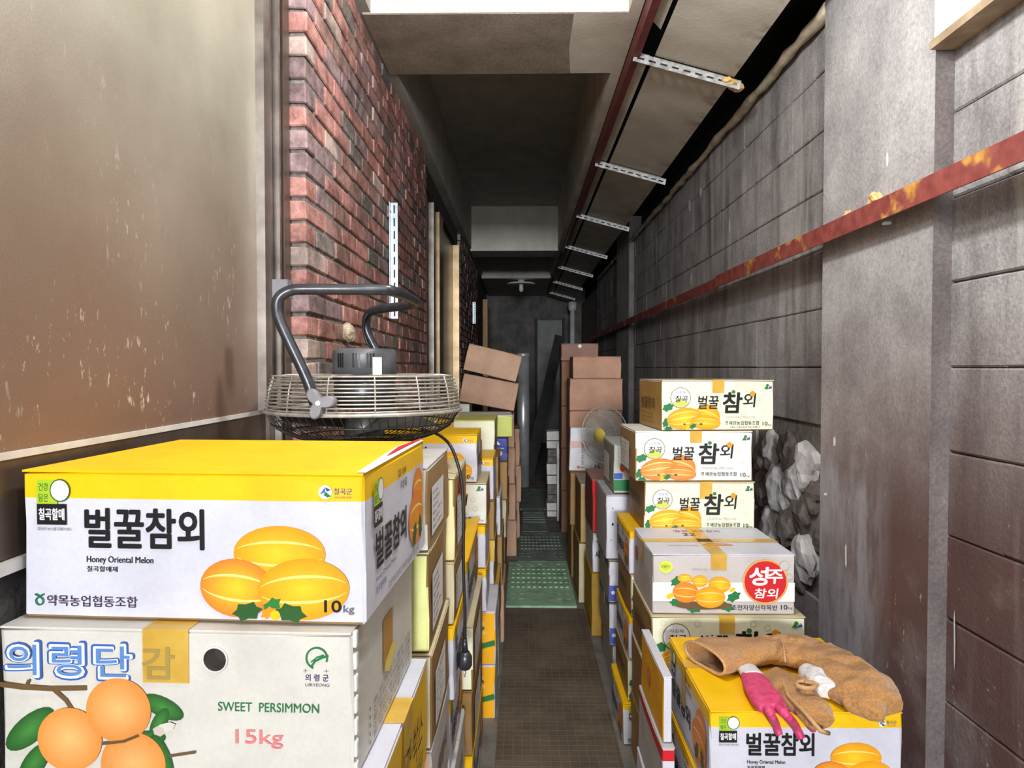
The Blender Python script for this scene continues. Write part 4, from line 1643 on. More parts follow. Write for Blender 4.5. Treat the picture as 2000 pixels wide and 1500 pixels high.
# third stack, carries the big fan
r3 = left('cream', -0.166, 1.680, 0.917, 0.44, 0.345, 0.210, 'cream and yellow carton with a red seal on its side, under the big fan', prints='r', front=rgb(240, 226, 170), side=C['kraft'], topc=C['beige'])
p = right_face(r3, 0.44, 0.345, 0.207)
p.part('red_seal')
p.ell(0.35, 0.82, 0.09, 0.085, C['red'], 4)
p.flush()
left('cream', -0.169, 1.680, 0.757, 0.44, 0.345, 0.158, 'low beige carton below the carton with the red seal', prints='r', front=C['beige'], side=C['kraft3'])
left('honey', -0.168, 1.680, 0.565, 0.45, 0.35, 0.190, 'yellow topped carton two below the carton with the red seal', prints='r')
left('honey', -0.180, 1.680, 0.374, 0.45, 0.35, 0.189, 'yellow topped carton three below the carton with the red seal', prints='r')
left('white', -0.172, 1.680, 0.187, 0.45, 0.35, 0.185, 'white carton second from the floor under the red seal carton', front=C['white'], side=rgb(200, 198, 196), prints='r', paper=False)
left('honey', -0.172, 1.680, 0.0, 0.45, 0.35, 0.185, 'yellow topped carton on the floor under the red seal carton')

left('kraft', -0.29, 1.70, 1.1285, 0.31, 0.30, 0.062, 'low flat carton under the middle of the big fan', front=C['kraft'])

# fourth stack with open yellow flaps
ob = left('honey', -0.168, 2.06, 0.610, 0.43, 0.52, 0.194, 'melon carton with its yellow flap raised, beside the hanging cord', prints='r')
m = MB()
m.poly([(0.212, -0.25, 0.1945), (0.216, -0.25, 0.1945), (0.222, 0.25, 0.222), (0.218, 0.25, 0.222)], 'card', C['yellow2'])
m.poly([(0.10, -0.25, 0.1945), (0.212, -0.25, 0.1945), (0.218, 0.25, 0.222), (0.12, 0.25, 0.205)], 'card', C['yellow'])
m.build('raised_flap', ob)
left('cream', -0.150, 2.06, 0.410, 0.43, 0.52, 0.198, 'brown sided carton under the melon carton with the raised flap', prints='r', side=C['kraft3'])
left('kraft', -0.150, 2.06, 0.205, 0.43, 0.52, 0.203, 'brown carton second from the floor under the raised flap', front=C['kraft3'], prints='r')
left('honey', -0.150, 2.06, 0.0, 0.43, 0.52, 0.203, 'yellow topped carton on the floor under the raised flap', prints='r')

# fifth stack
left('honey', -0.176, 2.660, 0.948, 0.435, 0.31, 0.190, 'yellow and white honey melon box just beyond the big fan, top of its stack', prints='fr')
left('cream', -0.140, 2.662, 0.783, 0.44, 0.31, 0.163, 'cream 10 kg melon carton under the honey melon box beyond the fan', prints='f', front=C['cream2'], side=C['kraft'])
left('honey', -0.142, 2.664, 0.608, 0.44, 0.31, 0.173, 'narrow yellow banded carton below the cream 10 kg carton on the left', band=0.78)
left('honey', -0.140, 2.664, 0.433, 0.44, 0.31, 0.173, 'yellow banded carton resting on the two orange cartons', band=0.80)
left('orange', -0.104, 2.680, 0.217, 0.44, 0.34, 0.214, 'upper of two orange cartons with a green leaf wave by the walkway', prints='f')
left('orange', -0.106, 2.680, 0.0, 0.44, 0.34, 0.215, 'lower of two orange cartons with a green leaf wave, on the floor', prints='f')

# sixth stack
left('honey', -0.128, 3.04, 0.805, 0.46, 0.32, 0.190, 'yellow and white carton standing behind the top honey melon box', prints='f')
left('kraft', -0.125, 3.04, 0.625, 0.46, 0.32, 0.178, 'brown carton between the yellow and the white taped cartons', front=C['kraft'])
left('white', -0.122, 3.04, 0.415, 0.46, 0.34, 0.208, 'white taped carton with brown sides, upper of two by the walkway', front=C['white'], side=C['kraft3'], tape=(0.72, 0.995, 0.09))
left('white', -0.105, 3.05, 0.205, 0.46, 0.34, 0.208, 'white taped carton with brown sides, lower of two by the walkway', front=C['white'], side=C['kraft3'], tape=(0.72, 0.995, 0.11))
left('white', -0.105, 3.05, 0.0, 0.46, 0.34, 0.203, 'white carton on the floor under the two white taped cartons', front=C['white'])

# seventh stack
left('cream', -0.138, 3.43, 0.950, 0.46, 0.40, 0.185, 'cream carton with a yellow green top below the tilted brown cartons', front=rgb(236, 238, 214), side=C['kraft3'], topc=rgb(214, 214, 120), tape=(0.36, 0.55, 0.05))
for i, (z, hh, col, lb) in enumerate(((0.75, 0.198, 'kraft', 'top'), (0.55, 0.198, 'white', 'second'), (0.30, 0.248, 'kraft', 'third'), (0.0, 0.298, 'kraft2', 'lowest'))):
    left('white' if col == 'white' else 'kraft', -0.120 + 0.01 * i, 3.43, z, 0.46, 0.38, hh, '%s carton of the four under the yellow green topped carton' % lb, front=C[col])
# eighth stack: pear, blue
left('pear', -0.062, 3.90, 1.000, 0.44, 0.34, 0.125, 'yellow green pear box lying on the blue box', front=C['pear'], side=C['kraft3'], topc=rgb(232, 232, 220), rz=2)
bb = left('blue', -0.084, 3.90, 0.862, 0.42, 0.34, 0.136, 'blue box with a white figure printed on its front', front=C['oblue'], side=C['olive'], topc=C['oblue'])
p = front_face(bb, 0.42, 0.34, 0.133)
p.part('white_picture')
p.poly([(0.82, 0.72), (0.90, 0.72), (0.86, 0.88)], C['pale'], 1)
p.ell(0.88, 0.30, 0.022, 0.06, C['pale'], 1)
p.ell(0.91, 0.34, 0.02, 0.03, C['tan'], 2)
p.stroke([(0.80, 0.56), (0.95, 0.56)], 0.012, C['lgrey'], 1)
p.flush()
for i, (z, hh, col, lb) in enumerate(((0.64, 0.218, 'kraft', 'rounded brown carton right under the blue box'), (0.42, 0.218, 'beige', 'pale carton second under the blue box'), (0.21, 0.208, 'kraft3', 'brown carton third under the blue box'), (0.0, 0.208, 'kraft', 'brown carton on the floor under the blue box'))):
    left('kraft', -0.085 - 0.006 * i, 3.90, z, 0.44, 0.36, hh, lb, front=C[col])
left('white', -0.105, 4.40, 0.20, 0.42, 0.36, 0.20, 'white carton with orange tape beside the grimy green mat', front=C['white'], side=C['kraft3'], tape=(0.76, 0.995, 0.10))
left('kraft', -0.105, 4.40, 0.0, 0.42, 0.36, 0.198, 'brown carton under the white carton with orange tape', front=C['kraft3'])
left('kraft', -0.090, 4.40, 0.402, 0.44, 0.36, 0.24, 'brown carton resting on the white carton with orange tape', front=C['kraft3'])

# tall brown stack with two tilted cartons on top
zz = 0.0
for i, hh in enumerate((0.27, 0.27, 0.27, 0.25)):
    left('kraft', -0.040 - 0.006 * i, 5.02, zz, 0.44, 0.36, hh - 0.002, ['pinkish brown carton on the floor under the tilted pair', 'pinkish brown carton second from the floor under the tilted pair',
                                                                        'pinkish brown carton third from the floor under the tilted pair', 'pinkish brown carton carrying the tilted pair'][i], front=C['kraft2'])
    zz += hh
left('white', -0.39, 5.05, zz, 0.09, 0.30, 0.070, 'small white packet wedged under the tilted brown cartons', front=rgb(220, 224, 210))
TI = math.tan(R(10.5))
left('kraft', -0.055, 4.99, 1.078, 0.415, 0.34, 0.205, 'lower of two tilted plain brown cartons on the left', front=C['kraft2'], ry=10.5).location.z = 1.078 + 0.2075 * math.sin(R(10.5)) + 0.002
left('kraft', -0.045, 4.97, 1.30, 0.40, 0.34, 0.195, 'upper of two tilted plain brown cartons on the left', front=rgb(202, 166, 140), ry=13.5, rz=2).location.z = 1.078 + 0.2075 * math.sin(R(10.5)) + 0.2075 / math.cos(R(10.5)) + 0.014
for i, (z, hh) in enumerate(((0.0, 0.3), (0.3, 0.3), (0.6, 0.3))):
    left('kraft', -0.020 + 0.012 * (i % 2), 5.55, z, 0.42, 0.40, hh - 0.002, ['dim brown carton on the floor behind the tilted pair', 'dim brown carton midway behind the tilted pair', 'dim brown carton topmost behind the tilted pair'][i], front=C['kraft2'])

# ------------------------------------------------------------------ stacks along the right
glove_box = carton('honey', 0.436, 1.575, 0.400, 0.450, 0.440, 0.200, 'yellow topped honey melon box with gloves lying on it', prints='fl', xtape=(0.52, 0.62, 0.11, 'left'), rz=0.0)
carton('honey', 0.432, 1.58, 0.20, 0.450, 0.43, 0.198, 'honey melon box directly under the one with gloves', prints='l')
carton('honey', 0.436, 1.58, 0.0, 0.450, 0.43, 0.198, 'honey melon box on the floor under the one with gloves')
oc = carton('orange', 0.374, 1.80, 0.398, 0.028, 0.335, 0.178, 'thin orange carton standing on edge beside the glove box', faces=('left',), rest=C['white'])
p = left_face(oc, 0.028, 0.335, 0.175)
p.part('faded_seal')
p.ell(0.42, 0.52, 0.07, 0.09, rgb(226, 120, 60), 1)
p.text('성주', 0.37, 0.42, 0.47, 0.62, rgb(232, 170, 120), 2, 0.02)
p.flush()
carton('white', 0.368, 1.78, 0.20, 0.038, 0.36, 0.196, 'thin grey carton with a red top stripe under the orange one', front=C['white'], side=rgb(190, 188, 188), bandc=C['red'], band=0.82)
carton('white', 0.362, 1.78, 0.0, 0.05, 0.36, 0.198, 'thin white carton on the floor under the red striped one', front=C['white'])

sj = carton('seongju', 0.410, 2.140, 0.622, 0.450, 0.36, 0.190, 'grey gift melon box with a red round emblem and crossed tape', tape=(0.41, 0.52, 0.045), xtape=(0.42, 0.54, 0.07, 'left'))
carton('cream', 0.404, 2.125, 0.434, 0.485, 0.36, 0.186, 'cream melon carton under the grey box with the red emblem', prints='fl', paper=False, side=C['kraft3'], tape=(0.44, 0.54, 0.05))
carton('cream', 0.40, 2.13, 0.218, 0.46, 0.36, 0.214, 'cream carton second under the grey box with the red emblem', side=C['kraft3'])
carton('kraft', 0.40, 2.13, 0.0, 0.46, 0.36, 0.216, 'brown carton on the floor under the grey box with the red emblem', front=C['kraft'])

carton('cream', 0.498, 2.52, 1.168, 0.425, 0.335, 0.186, 'topmost cream melon carton of the tall right stack', prints='fl', paper=False, side=rgb(170, 132, 70), tape=(0.445, 0.55, 0.045), rz=4.5, topc=rgb(206, 196, 178))
carton('cream', 0.412, 2.51, 0.981, 0.435, 0.345, 0.185, 'white fronted melon carton second from the top of the right stack', prints='fl', front=rgb(234, 234, 228), warm=False, tel=False, side=C['kraft'], tape=(0.465, 0.565, 0.04), rz=1.0, topc=C['cream2'])
carton('cream', 0.448, 2.51, 0.793, 0.410, 0.345, 0.186, 'cream melon carton third from the top of the right stack', prints='fl', paper=False, side=C['kraft3'], tape=(0.50, 0.61, 0.06), rz=0.6)
STK = [('honey', 0.395, 'yellow topped carton fourth from the top of the right stack'), ('cream', 0.400, 'cream carton with green leaves fifth from the top of the right stack'),
       ('honey', 0.394, 'yellow banded carton third from the floor of the right stack'), ('cream', 0.392, 'cream carton with green leaves second from the floor of the right stack'),
       ('honey', 0.372, 'honey melon carton on the floor at the foot of the right stack')]
for i, (kd, xl, lb) in enumerate(STK):
    z = 0.793 - 0.1585 * (i + 1)
    carton(kd, xl, 2.505 if i < 4 else 2.494, z + 0.0005, 0.45, 0.345, 0.1575, lb, prints='fl' if kd == 'cream' else 'fl', paper=False, side=C['kraft3'], band=0.84)

# behind the right stack
gp = carton('plain', 0.405, 3.02, 0.842, 0.40, 0.38, 0.215, 'pale grey box with a green stripe next to the small fan', cat='box', front=rgb(206, 208, 202), side=rgb(150, 156, 140), topc=rgb(196, 206, 196), prints='l', paper=True)
p = front_face(gp, 0.40, 0.38, 0.212)
p.part('green_stripe')
p.rect(0.0, 0.05, 0.6, 0.28, C['green'], 1)
p.ell(0.10, 0.55, 0.03, 0.05, C['red'], 1)
p.rect(0.0, 0.30, 0.10, 0.42, C['blue'], 1)
p.flush()
wd = carton('white', 0.370, 3.00, 0.552, 0.40, 0.40, 0.286, 'white box with dark specks under the green striped box', cat='box', front=C['white'], side=rgb(178, 176, 178))
p = front_face(wd, 0.40, 0.40, 0.283)
p.part('specks')
for (u, v, r) in ((0.075, 0.80, 0.006), (0.075, 0.55, 0.012), (0.06, 0.3, 0.005)):
    p.ell(u, v, r, r * 1.3, C['ink'], 1, 0, None, 9)
p.flush()
for i, (z, hh, lb) in enumerate(((0.362, 0.188, 'upper of two white cartons with a blue lower edge in the right row'), (0.172, 0.188, 'lower of two white cartons with a blue lower edge in the right row'))):
    b = carton('white', 0.380 + 0.004 * i, 2.985, z, 0.42, 0.38, hh, lb, front=C['white'], side=rgb(150, 142, 120), xtape=(0.35, 0.5, 0.05, 'left'))
    p = front_face(b, 0.42, 0.38, hh - 0.003)
    p.part('blue_edge')
    p.rect(0.002, 0.05, 0.9, 0.42, rgb(90, 104, 190), 1)
    p.ell(0.05, 0.25, 0.02, 0.02, C['pale'], 2)
    p.flush()
    p = left_face(b, 0.42, 0.38, hh - 0.003)
    p.part('blue_line')
    p.rect(0.0, 0.86, 1.0, 0.97, rgb(70, 80, 170), 1)
    p.flush()
bs = carton('white', 0.40, 2.985, 0.0, 0.42, 0.40, 0.170, 'white carton with a dark violet stripe on the floor in the right row', front=C['white'], side=rgb(186, 184, 184))
p = front_face(bs, 0.42, 0.40, 0.167)
p.part('violet_stripe')
p.rect(0.0, 0.36, 1.0, 0.54, C['navy'], 1)
p.flush()
ws = carton('white', 0.365, 3.52, 0.335, 0.30, 0.40, 0.205, 'white box marked with one bold letter in the right row', cat='box', front=C['white'], side=rgb(196, 194, 194))
p = front_face(ws, 0.30, 0.40, 0.202)
p.part('letter')
p.text('사', 0.05, 0.38, 0.13, 0.56, C['ink'], 1, 0.03)
p.ell(0.08, 0.80, 0.012, 0.012, C['ink'], 1, 0, None, 9)
p.flush()
carton('kraft', 0.36, 3.52, 0.0, 0.34, 0.42, 0.333, 'brown carton with yellow edges under the box with one bold letter', front=rgb(176, 140, 60), side=rgb(190, 150, 40))
carton('plain', 0.362, 3.52, 0.542, 0.34, 0.40, 0.278, 'dark red box with a bright red front in the right row', cat='box', front=C['red'], side=rgb(120, 62, 54), topc=rgb(160, 120, 116))
carton('kraft', 0.345, 4.02, 0.36, 0.40, 0.42, 0.350, 'brown carton holding up the small fan', front=rgb(190, 160, 110), side=C['kraft3'], topc=rgb(190, 176, 160))
carton('kraft', 0.335, 4.02, 0.0, 0.40, 0.42, 0.358, 'brown carton on the floor under the small fan', front=C['beige'], side=C['kraft3'])
carton('kraft', 0.325, 4.52, 0.0, 0.42, 0.36, 0.350, 'brown carton on the floor under the white stepper box', front=C['kraft3'])
carton('kraft', 0.320, 4.52, 0.352, 0.42, 0.36, 0.346, 'brown carton carrying the white stepper box', front=C['kraft'])

# stepper box
st = carton('white', 0.318, 4.60, 0.700, 0.235, 0.09, 0.292, 'white stepper box with vertical lettering standing behind the small fan', cat='box', front=rgb(226, 226, 232), side=C['pale'], ry=1.5)
p = front_face(st, 0.235, 0.09, 0.289)
p.part('pink_panel')
p.poly([(0.0, 0.52), (0.92, 0.60), (0.92, 0.70), (0.0, 0.70)], rgb(226, 190, 186), 1)
p.part('lettering')
# vertical lettering: rotated by swapping axes
q = Print(st, Vector((-0.235 / 2, -0.045, 0)), (0, 0, 1), (-1, 0, 0), (0, -1, 0), 0.289, 0.235)
q.clamp = False
q.part('lettering')
q.text('WISTER STEPPER', 0.14, -0.42, 0.66, -0.34, C['dgrey'], 2, 0.008)
q.text('T', 0.06, -0.42, 0.12, -0.24, C['red'], 2, 0.03)
q.flush()
p.part('round_mark')
p.ring(0.78, 0.10, 0.16, 0.01, C['lgrey'], 1, 20)
p.stroke([(0.70, 0.06), (0.76, 0.10), (0.74, 0.15)], 0.03, C['navy'], 2)
p.stroke([(0.82, 0.15), (0.85, 0.09), (0.90, 0.07)], 0.03, C['navy'], 2)
p.part('small_emblem')
p.ell(0.52, 0.87, 0.03, 0.07, C['navy'], 1, 0, None, 14)
p.flush()

# tall brown stack
zz = 0.0
BR_ = [(0.30, 0.36, 0.395), (0.28, 0.36, 0.395), (0.26, 0.352, 0.395), (0.242, 0.352, 0.395), (0.238, 0.352, 0.395), (0.165, 0.375, 0.36)]
for i, (hh, xl, W) in enumerate(BR_):
    carton('kraft', xl, 5.06, zz, W, 0.36, hh - 0.002, ['plain brown carton on the floor behind the white stepper box', 'plain brown carton second from the floor behind the stepper box', 'plain brown carton third from the floor behind the stepper box',
                                                        'plain brown carton third from the top behind the small fan', 'wide plain brown carton second from the top above the small fan', 'shallow plain brown carton topmost of the brown stack above the small fan'][i], front=rgb(194, 152, 128))
    zz += hh
zz = 0.0
for i, hh in enumerate((0.36, 0.36, 0.36, 0.38)):
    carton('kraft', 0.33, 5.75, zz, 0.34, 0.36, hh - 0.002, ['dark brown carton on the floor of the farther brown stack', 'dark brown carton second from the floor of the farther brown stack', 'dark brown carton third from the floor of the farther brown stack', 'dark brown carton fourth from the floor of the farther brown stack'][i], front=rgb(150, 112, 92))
    zz += hh
tb = carton('kraft', 0.325, 5.72, zz, 0.315, 0.36, 0.142, 'brown carton with a white sticker, highest on the right side', front=rgb(160, 124, 112))
p = front_face(tb, 0.315, 0.36, 0.139)
p.part('sticker')
p.ell(0.5, 0.86, 0.05, 0.05, C['pale'], 1, 0, None, 9)
p.flush()


# ------------------------------------------------------------------ big floor fan lying face down on the cartons
FX, FY, FZ = -0.418, 1.80, 1.192
fan = empty('floor_fan', (FX, FY, FZ))
tag(fan, 'big steel floor fan lying face down on the cartons by the brick wall', 'fan')
FO = Vector((FX, FY, FZ))


def circ(r, z, n=56):
    return [(r * math.cos(2 * math.pi * i / n), r * math.sin(2 * math.pi * i / n), z) for i in range(n)]


def dome(r):
    return 0.0955 - 0.0925 * math.sqrt(max(0.0, 1 - (r / 0.2505) ** 2))


rear = empty('rear_guard'); rear.parent = fan
m = MB()
for i in range(10):
    t = i / 9
    m.tube(circ(0.249 - 0.016 * t * t, 0.092 + 0.082 * t), 0.0021, 'wire_pale', 5, True)
tag(m.build('rear_guard_rings', fan), kind='stuff')
bpy.data.objects.remove(rear)
m = MB()
for r_ in (0.215, 0.195, 0.175, 0.155, 0.135, 0.115):
    m.tube(circ(r_, 0.1745), 0.0019, 'wire_pale', 4, True)
tag(m.build('rear_face_rings', fan), kind='stuff')
m = MB()
for i in range(14):
    a = 2 * math.pi * i / 14 + 0.1
    d = Vector((math.cos(a), math.sin(a), 0))
    m.tube([d * 0.2505 + Vector((0, 0, 0.087)), d * 0.243 + Vector((0, 0, 0.142)), d * 0.234 + Vector((0, 0, 0.173)), d * 0.20 + Vector((0, 0, 0.177)), d * 0.085 + Vector((0, 0, 0.177))], 0.0021, 'wire_pale', 5)
tag(m.build('rear_spokes', fan), kind='stuff')
m = MB()
m.tube(circ(0.2535, 0.085, 64), 0.0048, 'wire_pale', 8, True)
m.build('rim', fan)
m = MB()
for i in range(72):
    a = 2 * math.pi * i / 72
    pts = []
    for j in range(9):
        r_ = 0.2505 * (1 - j / 8 * 0.80)
        aa = a + 0.35 * j / 8
        pts.append((r_ * math.cos(aa), r_ * math.sin(aa), dome(r_)))
    m.tube(pts, 0.0013, 'wire_dark', 4, False, False)
tag(m.build('front_guard_wires', fan), kind='stuff')
m = MB()
for r_ in (0.235, 0.205, 0.17, 0.13, 0.09, 0.055):
    m.tube(circ(r_, dome(r_) + 0.0015, 40), 0.0019, 'wire_dark', 4, True)
tag(m.build('front_guard_rings', fan), kind='stuff')
m = MB()
m.lathe([(0.052, 0.002), (0.052, 0.012), (0.04, 0.016)], 'gunmetal', 24)
m.build('front_cap', fan)
m = MB()
m.lathe([(0.083, 0.162), (0.0835, 0.227), (0.082, 0.239), (0.075, 0.245)], 'motor_grey', 40)
mo = m.build('motor_housing', fan)
for i in range(9):
    a = R(-128 + i * 5.2 + (16 if i > 2 else 0) + (9 if i > 5 else 0))
    mt = Matrix.Rotation(a, 4, 'Z') @ Matrix.Translation((0.0825, 0, 0.212))
    sm = MB()
    sm.box(-0.002, 0.0022, -0.0022, 0.0022, -0.016, 0.02, 'black_plastic', None, mt)
    sm.build('vent_slot', mo)
m = MB()
m.lathe([(0.07, 0.092), (0.08, 0.097), (0.08, 0.157), (0.075, 0.1615)], 'gunmetal', 36)
m.build('motor_body', fan)
m = MB()
m.box(-0.003, 0.003, -0.012, 0.012, 0.177, 0.222, 'white_board', None, Matrix.Rotation(R(-55), 4, 'Z') @ Matrix.Translation((0.0825, 0, 0)))
m.build('rating_plate', fan)
for k in range(3):
    m = MB()
    a0 = 2 * math.pi * k / 3 + 0.5
    for i in range(8):
        for j in range(1):
            q = []
            for (aa, rr, up) in ((i, 0.05, 0), (i + 1, 0.05, 0), (i + 1, 0.215, 1), (i, 0.215, 1)):
                an = a0 + aa / 8 * (1.15 if rr < 0.1 else 1.0)
                q.append((rr * math.cos(an), rr * math.sin(an), 0.045 + 0.04 * aa / 8))
            m.poly(q, 'fan_blade', None, True)
    m.build('blade', fan)
m = MB()
m.lathe([(0.048, 0.025), (0.052, 0.035), (0.052, 0.09)], 'fan_blade', 24)
m.build('hub', fan)
for o in fan.children:
    if o.name.split('.')[0] in ('rear_guard_rings', 'rear_face_rings', 'rear_spokes', 'rim', 'motor_housing', 'motor_body', 'rating_plate'):
        o.location.z = 0.0125
# tubular stand turned upwards
PX = [on_y(615, 790, 1.552), on_y(600, 742, 1.55), on_y(552, 640, 1.55), on_y(541, 606, 1.552), on_y(545, 582, 1.555), on_y(566, 568, 1.56), on_y(600, 565, 1.565), on_y(740, 566, 1.60), on_y(768, 569, 1.63),
      on_y(800, 582, 1.78), on_y(812, 590, 1.86), on_y(800, 596, 1.93), on_y(740, 604, 2.01), on_y(722, 611, 2.04), on_y(716, 624, 2.06), on_y(716, 645, 2.065), on_y(728, 672, 2.065), on_y(742, 700, 2.065), on_y(770, 775, 2.06)]
pts = [v - FO for v in PX]
fine = []
for i in range(len(pts) - 1):
    p0, p1, p2, p3 = pts[max(i - 1, 0)], pts[i], pts[i + 1], pts[min(i + 2, len(pts) - 1)]
    for k in range(5):
        t = k / 5
        fine.append(0.5 * ((2 * p1) + (-p0 + p2) * t + (2 * p0 - 5 * p1 + 4 * p2 - p3) * t * t + (-p0 + 3 * p1 - 3 * p2 + p3) * t ** 3))
fine.append(pts[-1])
m = MB()
m.tube(fine, 0.0128, 'gunmetal', 14)
m.build('stand', fan)
c = on_y(543, 556, 1.57) - FO
m = MB()
m.box(c.x - 0.018, c.x + 0.018, c.y + 0.012, c.y + 0.05, c.z - 0.028, c.z + 0.014, 'knob_grey', None)
m.build('foot_pad', fan)


def knob(name, c, mtx):
    m = MB()
    prof = []
    n = 40
    for i in range(n):
        a = 2 * math.pi * i / n
        r_ = 0.026 + 0.013 * math.cos(3 * a + 0.6)
        prof.append((r_ * math.cos(a), r_ * math.sin(a)))
    layers = [(-0.012, 0.92), (-0.008, 1.0), (0.006, 1.0), (0.012, 0.88)]
    b = len(m.v)
    for z, k in layers:
        for x, y in prof:
            m.v.append(tuple(mtx @ Vector((x * k, y * k, z))))
    for li in range(len(layers) - 1):
        for i in range(n):
            j = (i + 1) % n
            m.face([b + li * n + i, b + li * n + j, b + (li + 1) * n + j, b + (li + 1) * n + i], 'knob_grey', None, True)
    m.face([b + i for i in range(n)][::-1], 'knob_grey')
    m.face([b + (len(layers) - 1) * n + i for i in range(n)], 'knob_grey')
    o = m.build(name, fan)
    m2 = MB()
    m2.lathe([(0.006, 0.012), (0.006, 0.0145)], 'white_board', 6, mtx)
    m2.build('knob_nut', o)
    return o


c = on_y(624, 787, 1.525) - FO
knob('clamp_knob', c, Matrix.Translation(c) @ Matrix.Rotation(R(90), 4, 'X') @ Matrix.Rotation(R(20), 4, 'Z'))
c = Vector(pts[-1]) + Vector((0, 0.03, 0))
knob('clamp_knob', c, Matrix.Translation(c) @ Matrix.Rotation(R(-90), 4, 'X'))
# loop of thin cord round the far leg
m = MB()
m.tube([v - FO for v in (on_y(722, 608, 2.03), on_y(712, 622, 2.03), on_y(709, 645, 2.04), on_y(716, 668, 2.04), on_y(732, 690, 2.04))], 0.0032, 'black_plastic', 6)
m.build('cord_loop', fan)

# mains cord with plug hanging down the front of the stack
cord = empty('power_cord', (-0.148, 1.735, 0.65))
tag(cord, 'black power cord with a moulded plug hanging beside the red seal carton', 'cord')
CO = Vector((-0.148, 1.735, 0.65))
raw = [Vector((-0.27, 1.82, 1.235)), Vector((-0.225, 1.79, 1.225)), on_y(878, 868, 1.76), on_y(893, 903, 1.745), on_y(902, 945, 1.742), on_y(905, 1010, 1.74), on_y(905, 1100, 1.74), on_y(908, 1190, 1.74), on_y(908, 1250, 1.74)]
raw = [v - CO for v in raw]
fine = []
for i in range(len(raw) - 1):
    p0, p1, p2, p3 = raw[max(i - 1, 0)], raw[i], raw[i + 1], raw[min(i + 2, len(raw) - 1)]
    for k in range(5):
        t = k / 5
        fine.append(0.5 * ((2 * p1) + (-p0 + p2) * t + (2 * p0 - 5 * p1 + 4 * p2 - p3) * t * t + (-p0 + 3 * p1 - 3 * p2 + p3) * t ** 3))
fine.append(raw[-1])
m = MB(); m.tube(fine, 0.0042, 'black_plastic', 8); m.build('cable', cord)
e = raw[-1]
m = MB(); m.tube([e + Vector((0, 0, 0.004)), e + Vector((0, 0, -0.03))], [0.0055, 0.0085], 'gunmetal', 10); m.build('strain_relief', cord)
m = MB(); m.tube([e + Vector((0, 0, -0.03)), e + Vector((0, 0, -0.042)), e + Vector((0, 0, -0.066)), e + Vector((0, 0, -0.074))], [0.012, 0.0185, 0.0185, 0.014], 'gunmetal', 12); m.build('plug', cord)
for s in (-1, 1):
    m = MB(); m.tube([e + Vector((0, 0.009 * s, -0.074)), e + Vector((0, 0.009 * s, -0.092))], 0.0024, 'chrome', 8); m.build('pin', cord)

# ------------------------------------------------------------------ small fan on the right
sf = empty('table_fan', (0.51, 4.22, 0.713))
tag(sf, 'small table fan with clear blades and a yellow hub on a brown carton', 'fan')
m = MB(); m.lathe([(0.10, 0), (0.10, 0.012), (0.07, 0.022), (0.02, 0.03)], 'lamp_white', 26); m.build('base', sf)
m = MB(); m.tube([(0.03, 0.03, 0.02), (0.03, 0.05, 0.20)], 0.014, 'lamp_white', 10); m.build('neck', sf)
HM = Matrix.Translation((0, 0, 0.272)) @ Matrix.Rotation(R(-44), 4, 'Z') @ Matrix.Rotation(R(90), 4, 'X')
RG = 0.178
m = MB()
for (r_, z) in ((RG, 0.0),):
    m.tube([HM @ Vector(c) for c in circ(r_, z, 48)], 0.0034, 'guard_pale', 7, True)
m.build('guard_rim', sf)
for (sgn, nm) in ((1, 'front_guard'), (-1, 'rear_guard')):
    m = MB()
    for i in range(64):
        a = 2 * math.pi * i / 64
        d = Vector((math.cos(a), math.sin(a), 0))
        m.tube([HM @ (d * 0.035 + Vector((0, 0, 0.05 * sgn))), HM @ (d * 0.12 + Vector((0, 0, 0.045 * sgn))), HM @ (d * RG)], 0.0012, 'guard_pale', 3, False, False)
    m.tube([HM @ Vector(c) for c in circ(0.12, 0.045 * sgn, 36)], 0.0012, 'guard_pale', 4, True)
    tag(m.build(nm, sf), kind='stuff')
m = MB(); m.lathe([(0.001, 0.053), (0.042, 0.052), (0.044, 0.046)], 'hub_yellow', 24, HM); m.build('hub_badge', sf)
m = MB(); m.lathe([(0.045, -0.14), (0.055, -0.12), (0.055, -0.06)], 'lamp_white', 20, HM); m.build('motor', sf)
for k in range(3):
    m = MB()
    a0 = 2 * math.pi * k / 3 + 0.3
    for i in range(8):
        q = []
        for (aa, rr) in ((i, 0.03), (i + 1, 0.03), (i + 1, 0.155), (i, 0.155)):
            an = a0 + aa / 8 * 1.5
            q.append(HM @ Vector((rr * math.cos(an), rr * math.sin(an), -0.02 + 0.04 * aa / 8)))
        m.poly(q, 'blade_clear', None, True)
    m.build('blade', sf)


